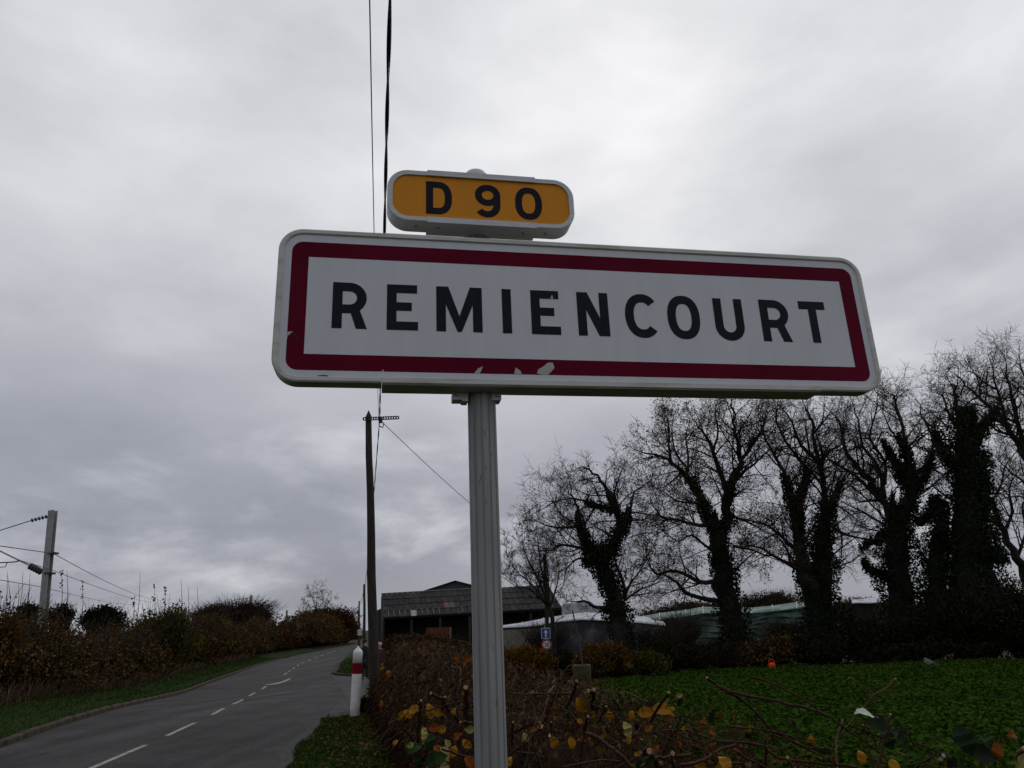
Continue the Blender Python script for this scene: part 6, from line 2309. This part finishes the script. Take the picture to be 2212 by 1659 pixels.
# ------------------------------------------------------------------ people
def person(base, height, face, label, coat, trousers, hat=None, hood=True, stride=0.16):
    e = empty('person', tuple(base), label, 'person')
    e.rotation_euler = (0, 0, face)
    k = height / 1.75
    J = {}
    verts, edges, rad = [], [], []

    def v(name, p, r, to=None):
        J[name] = len(verts)
        verts.append((p[0] * k, p[1] * k, p[2] * k))
        rad.append(r * k)
        if to is not None:
            edges.append((J[to], J[name]))
    # figure faces -y
    v('pelvis', (0, 0, .95), .145)
    v('waist', (0, 0, 1.10), .135, 'pelvis')
    v('chest', (0, -.02, 1.30), .165, 'waist')
    v('upper', (0, 0, 1.42), .13, 'chest')
    v('neck', (0, -.01, 1.50), .058, 'upper')
    v('head0', (0, -.03, 1.58), .085, 'neck')
    v('head1', (0, -.03, 1.66), .095, 'head0')
    v('head2', (0, -.02, 1.72), .07, 'head1')
    for s_, nm in ((-1, 'l'), (1, 'r')):
        f = stride * s_
        v('sh' + nm, (s_ * .19, 0, 1.41), .075, 'upper')
        v('el' + nm, (s_ * .25, .06 - f * .4, 1.14), .058, 'sh' + nm)
        v('wr' + nm, (s_ * .25, -.05 - f * .6, .90), .036, 'el' + nm)
        v('pa' + nm, (s_ * .245, -.07 - f * .65, .83), .034, 'wr' + nm)
        for q, (dx, dz) in enumerate(((-.03, .055), (-.012, .085), (.008, .09), (.026, .08))):
            v('f%d' % q + nm, (s_ * .245 + dx * .6, -.085 - f * .7 - .012 * q, .82 - dz * .5), .010, 'pa' + nm)
            v('g%d' % q + nm, (s_ * .245 + dx * .6, -.075 - f * .7 - .012 * q, .82 - dz), .008, 'f%d' % q + nm)
        v('th' + nm, (s_ * .225, -.11 - f * .7, .82), .011, 'pa' + nm)
        v('ti' + nm, (s_ * .225, -.125 - f * .7, .785), .009, 'th' + nm)
        v('hip' + nm, (s_ * .095, 0, .90), .105, 'pelvis')
        v('kn' + nm, (s_ * .10, -.04 + f * .55, .50), .068, 'hip' + nm)
        v('an' + nm, (s_ * .10, .05 + f * 1.1, .10), .045, 'kn' + nm)
        v('ba' + nm, (s_ * .10, -.05 + f * 1.1, .045), .045, 'an' + nm)
        v('to' + nm, (s_ * .105, -.13 + f * 1.1, .035), .036, 'ba' + nm)
    me = bpy.data.meshes.new('body')
    me.from_pydata(verts, edges, [])
    o = bpy.data.objects.new('tmp_body', me)
    COL.objects.link(o)
    sk = o.modifiers.new('skin', 'SKIN')
    sb = o.modifiers.new('sub', 'SUBSURF')
    sb.levels = sb.render_levels = 2
    for i, r in enumerate(rad):
        d = me.skin_vertices[0].data[i]
        d.radius = (r, r)
        d.use_root = (i == 0)
    dg = bpy.context.evaluated_depsgraph_get()
    dg.update()
    bm_ = bpy.data.meshes.new_from_object(o.evaluated_get(dg))
    bpy.data.objects.remove(o)
    bm_.materials.clear()
    for q in (M['skin'], coat, trousers):
        bm_.materials.append(q)
    for p in bm_.polygons:
        c = p.center
        z = c.z / k
        p.material_index = 0
        if z < .93:
            p.material_index = 2
        if .93 <= z < 1.49:
            p.material_index = 1
        if abs(c.x) / k > .17 and z < 1.45:
            p.material_index = 1 if z > .84 else 0
        p.use_smooth = True
    link('body', bm_, None, e)
    # coat skirt
    mb = MB()
    n = 20
    for z, rx, ry in ((1.48, .10, .09), (1.41, .225, .15), (1.25, .265, .20), (1.05, .27, .215), (.85, .275, .225), (.66, .28, .23)):
        for j in range(n):
            a = 2 * math.pi * j / n
            mb.v.append((rx * k * math.cos(a), (ry * math.sin(a) * (1 + .03 * math.sin(5 * a + z * 9))) * k, z * k))
    for i in range(5):
        for j in range(n):
            a, b = i * n + j, i * n + (j + 1) % n
            mb.f.append((a, a + n, b + n, b))
    link('coat', mb.mesh('coat'), coat, e, True)
    # face: nose, eyes, ears
    mb = MB()
    mb.lathe([(.016 * k, 0), (.010 * k, .03 * k), (.002 * k, .035 * k)], 8, (0, -.115 * k, 1.625 * k), Matrix.Rotation(math.radians(75), 3, 'X'))
    link('nose', mb.mesh('nose'), M['skin'], e)
    for s_ in (-1, 1):
        mb = MB()
        mb.lathe([(.001, -.012 * k), (.010 * k, -.004 * k), (.010 * k, .004 * k), (.001, .012 * k)], 8, (s_ * .034 * k, -.112 * k, 1.655 * k))
        link('eye', mb.mesh('eye'), M['black'], e)
        mb = MB()
        mb.lathe([(.001, -.03 * k), (.014 * k, -.01 * k), (.016 * k, .012 * k), (.001, .03 * k)], 8, (s_ * .095 * k, -.02 * k, 1.64 * k))
        link('ear', mb.mesh('ear'), M['skin'], e)
    mb = MB()
    mb.box((0, -.118 * k, 1.575 * k), (.05 * k, .012 * k, .010 * k))
    link('mouth', mb.mesh('mouth'), M['maroon_cloth'], e)
    hm = lumpy((0, .005 * k, 1.685 * k), .112 * k, .122 * k, .098 * k, 1.0, .05, 2)
    link('hat' if hat else 'hood', hm, hat or coat, e, True)
    return e


pf = on_ground(787, 1469)
person((pf[0], pf[1], dip(pf[1]) + .03), 1.72, math.radians(105), 'person in dark hooded coat walking across the side road', M['dark_cloth'], M['dark_cloth'], stride=.13)
p2 = sight(820, 1393, 33.0)
person((p2[0], 33.0, dip(33) + .03), 1.58, math.radians(-20), 'person with pale head covering half hidden behind the utility pole and hedge', M['maroon_cloth'], M['dark_cloth'], hat=M['hat_pale'], stride=.08)

# ------------------------------------------------------------------ the cut hedge in front
def hedge_top(x, y):
    """height of the cut hedge above ground"""
    l = HL(y)
    u = x - l
    if y > 3.2:
        w = np.interp(y, [3.2, 5, 9, 17], [1.55, 1.45, 1.6, 1.7])
    else:
        w = 3.6
    if u < 0 or u > w or y > 17.3:
        return 0.0
    h = np.interp(y, [1.2, 3.0, 5, 9, 13, 18], [1.10, 1.24, 1.28, 1.36, 1.46, 1.52])
    edge = min(1.0, u / 0.45, (w - u) / 0.5)
    h *= 0.45 + 0.55 * smooth(edge)
    if x > 0.9:
        h *= 1 - 0.14 * smooth((x - .9) / 1.2)
    return h * (0.97 + 0.07 * mnoise.noise(Vector((x * 1.6, y * 1.1, 0))))


def build_front_hedge():
    c = (HL(6) + .8, 6.0, 0.0)
    e = empty('cut_hedge', c, 'cut-back brown hedge of twigs and brambles beside the sign post', 'hedge')
    rng = np.random.default_rng(42)
    rnd = random.Random(42)

    def sample(n, y0, y1, pw, zlo):
        out = []
        while len(out) < n:
            y = y0 + (y1 - y0) * rnd.random() ** pw
            x = HL(y) + rnd.uniform(-.05, 3.6 if y < 3.2 else 1.75)
            if y < 1.2 + abs(x) * .2:
                continue
            h = hedge_top(x, y)
            if h > .2:
                out.append((x, y, h * rnd.uniform(zlo, 1.0) ** 0.8, h))
        return np.array(out)
    # upright stems
    for nm, n, y0, y1, pw, mk, r in (('stems', 4200, 1.9, 18, 1.5, 'twig_red', .0030), ('dry_stems', 3200, 4.5, 18, 1.0, 'straw', .0024), ('twigs', 13000, 1.9, 18, 1.4, 'twig_red', .0015)):
        S_ = sample(n, y0, y1, pw, .25)
        lenv = rng.uniform(.20, .5, n) if nm == 'stems' else (rng.uniform(.10, .32, n) if nm == 'dry_stems' else rng.uniform(.06, .24, n))
        d = unit(rng.normal(size=(n, 3)) * (np.array([.5, .5, .3]) if nm != 'twigs' else np.array([1, 1, .6])) + np.array([0, 0, .75 if nm != 'twigs' else .15]))
        p2 = np.stack([S_[:, 0], S_[:, 1], S_[:, 2]], 1)
        p0 = p2 - d * lenv[:, None]
        p1 = (p0 + p2) / 2 + rng.normal(size=(n, 3)) * lenv[:, None] * .07
        rr = r * (1 + .07 * S_[:, 1]) * rng.uniform(.6, 1.6, n)
        V, F = twig_arrays(p0, p1, p2, rr * 1.2, rr * .7)
        o = link(nm, np_mesh(nm, V, F), M[mk])
        world_child(o, e)
        o['kind'] = 'stuff'
    # withered and green leaves
    for nm, n, y0, y1, pw, mk, sz in (('withered_leaves', 11000, 2.2, 18, 1.2, 'brown_leaf', .026), ('golden_leaves', 3000, 2.6, 17, 1.15, 'gold_leaf', .030), ('bramble_leaves', 1300, 2.0, 14, 1.2, 'ever_leaf', .042),
                                      ('straw_leaves', 3000, 4, 18, 1.0, 'straw', .03)):
        S_ = sample(n, y0, y1, pw, .1)
        P = S_[:, :3] + rng.normal(0, .02, (n, 3))
        V, F = leaf_arrays(P, sz * (1 + .05 * S_[:, 1]) * rng.uniform(.6, 1.5, n), .62, rng)
        o = link(nm, np_mesh(nm, V, F), M[mk])
        world_child(o, e)
        o['kind'] = 'stuff'
    # dense mass of old wood inside
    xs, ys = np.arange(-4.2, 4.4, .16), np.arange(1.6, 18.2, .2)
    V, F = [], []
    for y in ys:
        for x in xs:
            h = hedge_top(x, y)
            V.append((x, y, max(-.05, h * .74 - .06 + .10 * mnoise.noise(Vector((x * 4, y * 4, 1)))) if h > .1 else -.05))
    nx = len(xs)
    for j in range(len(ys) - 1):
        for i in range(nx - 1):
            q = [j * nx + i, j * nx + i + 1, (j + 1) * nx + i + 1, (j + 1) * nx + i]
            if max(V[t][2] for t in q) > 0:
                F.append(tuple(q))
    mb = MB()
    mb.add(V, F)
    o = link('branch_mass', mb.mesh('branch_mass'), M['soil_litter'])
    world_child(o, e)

    # single large leaves near the camera
    def leaf_mesh(seed, L=1.0, W=.62, n=6):
        r = random.Random(seed)
        V, F = [], []
        for i in range(n + 1):
            t = i / n
            w = W * .5 * math.sin(math.pi * t ** .8) ** .8 * (1 + r.uniform(-.08, .08)) if 0 < i < n else 0.0
            z = r.uniform(.12, .30) * math.sin(t * 3 + r.uniform(-.3, .3)) + r.uniform(-.03, .03)
            V += [(-w, t - .4, z + w * .25), (0, t - .4, z), (w * (1 + r.uniform(-.1, .1)), t - .4, z + w * .28)]
        for i in range(n):
            a = i * 3
            F += [(a, a + 1, a + 4, a + 3), (a + 1, a + 2, a + 5, a + 4)]
        V += [(0, -.4, 0.0), (.012, -.4, 0.0), (.012, -.62, -.05), (-.004, -.62, -.05)]
        k = len(V)
        F.append((k - 4, k - 3, k - 2, k - 1))
        m_ = bpy.data.meshes.new('leaf')
        m_.from_pydata(V, [], F)
        return m_
    LM = {}

    def leaf(px, py, dist, size, mk, wid=.66, tilt=None, spin=None):
        key = (mk, rnd.randrange(4), wid)
        if key not in LM:
            m_ = leaf_mesh(hash(key) % 9999 if False else key[1] * 13 + len(LM), 1.0, wid)
            m_.materials.append(M[mk])
            LM[key] = m_
        o = link('leaf', LM[key], None)
        p = Vector(sight(px, py, dist))
        # turn the blade roughly towards the road side, hanging point-down
        spin = rnd.uniform(0, 6.28) if spin is None else spin
        rot = Matrix.Rotation(rnd.uniform(-.5, .5), 4, 'Z') @ Matrix.Rotation(math.radians(90 + (rnd.uniform(-35, 25) if tilt is None else tilt)), 4, 'X') @ Matrix.Rotation(spin, 4, 'Z')
        o.parent = e
        o.matrix_parent_inverse = Matrix.Translation(-Vector(c))
        o.matrix_basis = Matrix.Translation(p) @ rot @ Matrix.Scale(size * 1.08, 4)
    q = lambda x, y: ((1900 + x * 1000 / 2212) / 1.8083, (2550 + y * 1000 / 2212) / 1.8083)
    for x, y, s_, mk, spin in ((832, 458, 125, 'yellow_leaf', 3.7), (1062, 545, 75, 'yellow_leaf', 3.1), (1362, 520, 115, 'yellow_leaf', 1.5), (1500, 495, 140, 'yellow_leaf', 1.3), (1212, 680, 110, 'pale_leaf', 3.3), (1228, 760, 60, 'yellow_leaf', 2.9), (575, 765, 100, 'yellow_leaf', .4),
                               (730, 770, 85, 'yellow_leaf', .1), (1585, 560, 70, 'orange_leaf', 2.6), (1880, 610, 70, 'orange_leaf', 2.9), (1645, 785, 60, 'orange_leaf', 2.2), (1455, 825, 60, 'orange_leaf', 2), (1250, 545, 60, 'yellow_leaf', 2.8),
                               (340, 720, 70, 'pale_leaf', .5), (545, 712, 32, 'white_leaf', 0), (200, 955, 75, 'yellow_leaf', 3), (1940, 690, 55, 'orange_leaf', 1), (2040, 960, 130, 'yellow_leaf', 1.8), (1830, 960, 110, 'yellow_leaf', 1.2), (1390, 650, 70, 'yellow_leaf', 2),
                               (800, 590, 50, 'yellow_leaf', .8), (722, 605, 32, 'orange_leaf', .3), (1660, 368, 50, 'pale_leaf', 1.7), (1545, 412, 50, 'pale_leaf', 2.9), (1605, 482, 40, 'yellow_leaf', .9), (1235, 70 + 30, 60, 'olive_leaf', 1.0),
                               (1400, 940, 75, 'green_leaf', 2), (1330, 970, 90, 'green_leaf', 2.6), (1810, 840, 80, 'grey_leaf', 1), (1920, 800, 40, 'orange_leaf', 2.3), (2150, 850, 60, 'orange_leaf', 1.2), (310, 920, 40, 'grey_leaf', 1.3), (1300, 880, 50, 'yellow_leaf', 1.3), (980, 840, 70, 'olive_leaf', .7),
                               (1010, 700, 40, 'orange_leaf', 2.0), (460, 640, 50, 'cutwood', 1.9), (400, 660, 40, 'orange_leaf', 1.7)):
        d = rnd.uniform(2.7, 3.3)
        X, Y = q(x, y)
        leaf(X, Y, d, s_ / 2212 * 1000 / 3.90625 * d * 1.06 / FPX, mk if mk in M else 'yellow_leaf', spin=spin + math.pi)
    q2 = lambda x, y: ((1300 + x * 700 / 2212) / 1.8083, (2550 + y * 700 / 2212) / 1.8083)
    for x, y, s_, mk in ((1000, 720, 140, 'yellow_leaf'), (850, 750, 90, 'yellow_leaf'), (1200, 740, 150, 'yellow_leaf'), (1290, 720, 130, 'yellow_leaf'), (1130, 965, 95, 'pale_leaf'), (1128, 1058, 125, 'pale_leaf'), (1700, 940, 110, 'pale_leaf'), (1535, 1040, 110, 'orange_leaf'),
                         (1670, 1130, 120, 'yellow_leaf'), (1260, 920, 130, 'orange_leaf'), (1350, 940, 110, 'yellow_leaf'), (1480, 1240, 130, 'yellow_leaf'), (1370, 1240, 170, 'pale_leaf'), (1700, 1365, 140, 'orange_leaf'), (1420, 1130, 90, 'pale_leaf'), (1500, 720, 80, 'yellow_leaf'),
                         (1020, 1180, 200, 'green_leaf'), (1230, 1130, 190, 'green_leaf'), (1310, 1320, 230, 'green_leaf'), (1090, 1310, 130, 'green_leaf'), (960, 1125, 90, 'pale_leaf'), (780, 1110, 70, 'yellow_leaf'), (1370, 1400, 140, 'pale_leaf'), (590, 640, 70, 'orange_leaf'),
                         (690, 275, 80, 'orange_leaf'), (610, 180, 60, 'yellow_leaf'), (1280, 1180, 90, 'orange_leaf'), (820, 800, 60, 'yellow_leaf'), (1150, 1140, 60, 'pale_leaf'), (940, 770, 110, 'yellow_leaf'), (1660, 60, 120, 'orange_leaf'), (1530, 60, 90, 'orange_leaf')):
        d = rnd.uniform(3.9, 4.6)
        X, Y = q2(x, y)
        leaf(X, Y, d, s_ / 2212 * 700 / 3.90625 * d * 1.06 / FPX, mk)
    q3 = lambda x, y: ((2800 + x * 1200 / 2212) / 1.8083, (2550 + y * 1200 / 2212) / 1.8083)
    for x, y, s_, mk, tl in ((1075, 455, 130, 'white_leaf', -55), (680, 630, 70, 'yellow_leaf', None), (1030, 765, 90, 'olive_leaf', None), (1270, 810, 90, 'yellow_leaf', None), (1130, 520, 150, 'grey_leaf', -30), (1310, 640, 130, 'grey_leaf', -30), (1770, 620, 170, 'grey_leaf', -20),
                             (1870, 740, 170, 'grey_leaf', -30), (1605, 745, 70, 'white_leaf', 40), (1690, 775, 80, 'grey_leaf', 20), (40, 800, 110, 'yellow_leaf', None), (2000, 690, 110, 'rust_leaf', None), (2120, 590, 80, 'rust_leaf', None), (1230, 640, 120, 'green_leaf', None), (2190, 760, 110, 'pale_leaf', 10), (1940, 660, 90, 'green_leaf', None)):
        d = rnd.uniform(2.0, 2.3)
        X, Y = q3(x, y)
        leaf(X, Y, d, s_ / 2212 * 1200 / 3.90625 * d * 1.06 / FPX, mk if mk in M and mk not in ('rust_leaf', 'olive_leaf') else ('orange_leaf' if mk == 'rust_leaf' else 'yellow_leaf'), wid=.5 if mk == 'white_leaf' else .66, tilt=tl, spin=1.4 if mk == 'white_leaf' and tl == -55 else None)

    # bramble canes and cut branches
    def cane(fn, pts_, r0, r1, d0, d1, m_, cut=False, name='cane'):
        n = len(pts_)
        P = [sight(*fn(*p), d0 + (d1 - d0) * i / (n - 1)) for i, p in enumerate(pts_)]
        C_ = catmull(P, 4)
        for i in range(1, len(C_) - 1):
            C_[i] = C_[i] + rng.normal(0, r0 * .35, 3)
        mb = MB()
        k = len(C_)
        mb.tube(C_, [(r0 + (r1 - r0) * i / (k - 1)) * (1 + .12 * rnd.random()) for i in range(k)], 7)
        o = link(name, mb.mesh(name), m_, None, True)
        world_child(o, e)
        if cut:
            d = Vector(C_[0] - C_[1]).normalized()
            mb = MB()
            rot = (d + Vector((rnd.uniform(-.3, .3), 0, rnd.uniform(-.3, .3)))).to_track_quat('Z', 'Y').to_matrix()
            mb.lathe([(r0 * 1.0, -.002), (r0 * 1.02, .0015), (r0 * .6, .003)], 9, Vector(C_[0]), rot)
            o2 = link('cut_face', mb.mesh('cut_face'), M['cutwood'], o)
            o2.matrix_parent_inverse = Matrix.Identity(4)
        return o
    T3 = M['cane']
    for pts_, r0, r1, m_ in (([(0, 235), (110, 300), (230, 375), (300, 450), (380, 540), (500, 610), (640, 680), (760, 700)], .0050, .0036, T3), ([(90, 280), (330, 330), (560, 380), (730, 425), (850, 490), (960, 570), (1080, 650), (1220, 760)], .0050, .0034, T3),
                             ([(215, 163), (380, 215), (540, 290), (680, 370), (760, 440)], .0030, .0036, T3), ([(70, 530), (300, 550), (480, 590), (640, 650), (760, 690)], .0038, .0028, T3),
                             ([(870, 830), (860, 700), (868, 590), (905, 480)], .0036, .0034, M['cane_tan']), ([(1250, 445), (1225, 560), (1195, 680), (1165, 830), (1150, 900)], .0052, .0060, M['cane_tan']),
                             ([(1052, 520), (1070, 600), (1100, 720), (1130, 830), (1150, 900)], .0036, .0048, M['cane_tan']), ([(1285, 190), (1210, 260), (1130, 310), (1080, 370), (1020, 440), (960, 510), (900, 590)], .0042, .0034, M['cane_tan']),
                             ([(955, 180), (1040, 235), (1130, 300)], .0026, .0030, M['cane_tan']), ([(950, 520), (1080, 570), (1200, 610), (1400, 640), (1600, 720), (1800, 860)], .0034, .0026, T3), ([(1260, 520), (1370, 580), (1420, 660), (1560, 750)], .0026, .0022, T3),
                             ([(0, 640), (300, 660), (450, 760), (800, 800), (1050, 830)], .0048, .0034, T3), ([(110, 700), (280, 790), (420, 860)], .0046, .004, T3), ([(2212, 690), (2175, 760), (2190, 880)], .009, .008, M['cane_tan']),
                             ([(510, 755), (545, 830), (570, 900)], .006, .006, M['cane_tan']), ([(250, 440), (255, 580), (300, 700)], .0014, .0014, T3), ([(640, 640), (520, 500), (470, 470)], .0016, .001, T3), ([(1100, 560), (1140, 640), (1150, 700)], .002, .002, T3),
                             ([(1600, 700), (1500, 780), (1300, 810), (1000, 740)], .003, .003, T3)):
        cane(q3, pts_, r0 * .70, r1 * .70, 2.15, 2.25, m_, cut=(m_ is M['cane_tan']))
    for pts_, r0, r1, m_, ct in (([(780, 245), (765, 300), (740, 370), (700, 470)], .0062, .0058, M['cane'], True), ([(1905, 215), (1960, 255), (2060, 310), (2140, 370), (2212, 420)], .0056, .0056, M['cane'], True), ([(1575, 345), (1520, 420), (1470, 500), (1420, 590)], .0066, .0060, M['cane'], True),
                                 ([(785, 30), (745, 95), (700, 130), (665, 200), (640, 310), (600, 400)], .0022, .005, M['cane_tan'], True), ([(735, 125), (760, 165), (770, 190)], .0022, .0012, M['cane_tan'], False), ([(608, 222), (625, 290), (640, 330)], .0022, .003, M['cane_tan'], True),
                                 ([(545, 350), (555, 320), (590, 285)], .0026, .003, M['cane_tan'], False), ([(555, 340), (556, 380)], .0018, .0018, M['cane_tan'], False), ([(170, 350), (330, 358), (500, 350), (700, 355), (740, 360)], .0030, .0036, M['cane'], False),
                                 ([(930, 320), (925, 380), (915, 480)], .0085, .0085, M['cane'], True), ([(880, 330), (930, 335)], .009, .007, M['cane'], True), ([(880, 550), (860, 600), (850, 700)], .006, .006, M['cane'], True), ([(1035, 465), (1010, 510), (960, 600)], .0045, .005, M['cane'], True),
                                 ([(1090, 400), (1130, 450), (1160, 520)], .004, .004, M['cane'], False), ([(870, 430), (1000, 480), (1150, 530), (1300, 590), (1500, 650)], .003, .0024, M['cane'], False), ([(860, 690), (930, 710), (1030, 780), (1130, 870), (1270, 995)], .0062, .0078, M['cane_tan'], False),
                                 ([(640, 990), (800, 960), (980, 930), (1150, 940)], .0042, .0036, M['cane'], False), ([(1590, 640), (1610, 740), (1640, 880), (1650, 980)], .0036, .004, M['olive_cane'] if 'olive_cane' in M else M['cane_tan'], True),
                                 ([(1410, 850), (1450, 910), (1500, 995)], .0125, .013, M['cane_tan'], True), ([(1610, 870), (1605, 930), (1600, 995)], .0095, .010, M['cane_tan'], True), ([(1330, 990), (1420, 930), (1560, 900), (1760, 880)], .006, .006, M['cane'], False),
                                 ([(1650, 980), (1850, 940), (2000, 850), (2212, 770)], .007, .005, M['cane'], False), ([(1750, 545), (1690, 630), (1620, 690)], .0028, .003, M['cane'], False), ([(1650, 310), (1600, 400), (1550, 480)], .0016, .0018, M['cane'], True), ([(2080, 635), (2212, 640)], .0022, .003, M['cane'], False),
                                 ([(1495, 125), (1470, 165), (1450, 190)], .0014, .001, M['cane_tan'], False), ([(460, 600), (455, 660), (380, 690), (340, 760)], .004, .003, M['cane_tan'], True), ([(230, 600), (225, 700), (220, 800)], .0048, .005, M['cane'], True), ([(560, 600), (560, 680), (565, 760)], .0036, .004, M['cane'], True),
                                 ([(200, 450), (215, 510), (230, 570)], .0014, .0014, M['cane_tan'], False), ([(1160, 250), (1130, 360), (1110, 470)], .0012, .0012, M['cane'], False), ([(1320, 390), (1340, 470), (1360, 540)], .0012, .0014, M['cane'], False), ([(640, 580), (648, 620), (650, 660)], .0016, .002, M['cane_tan'], False),
                                 ([(2212, 960), (2080, 950), (1990, 900), (1900, 790), (1760, 740), (1640, 700)], .0045, .003, M['cane'], False)):
        cane(q, pts_, r0 * .80, r1 * .80, 2.7, 2.9, m_, ct)
    for pts_, r0, r1, m_, ct in (([(1090, 590), (1075, 700), (1060, 900), (1050, 1100)], .0072, .0075, M['cane'], True), ([(1210, 500), (1290, 550), (1350, 575), (1400, 650), (1500, 780), (1560, 860)], .0075, .0085, M['cane'], True), ([(1385, 545), (1350, 600), (1345, 700), (1340, 800)], .006, .006, M['cane'], True),
                                 ([(1640, 430), (1650, 560), (1655, 700), (1650, 860)], .013, .014, M['cane'], True), ([(1575, 857), (1650, 862), (1760, 868)], .0062, .006, M['cane'], True), ([(1120, 730), (1250, 690), (1400, 640), (1600, 605), (1740, 598)], .0042, .004, M['cane'], False),
                                 ([(1350, 1190), (1450, 1225), (1600, 1270), (1760, 1300)], .005, .005, M['cane'], False), ([(1440, 0), (1450, 200), (1460, 400)], .004, .005, M['darkmetal'], False), ([(1285, 0), (1290, 80), (1295, 150)], .003, .003, M['cane_tan'], False), ([(880, 930), (960, 1030), (1000, 1110)], .005, .005, M['cane'], False),
                                 ([(1590, 630), (1580, 670), (1575, 700)], .0016, .0016, M['white_leaf'], False), ([(830, 860), (835, 900), (845, 940)], .002, .002, M['cane_tan'], False)):
        cane(q2, pts_, r0, r1, 4.1, 4.3, m_, ct)
    return e


build_front_hedge()
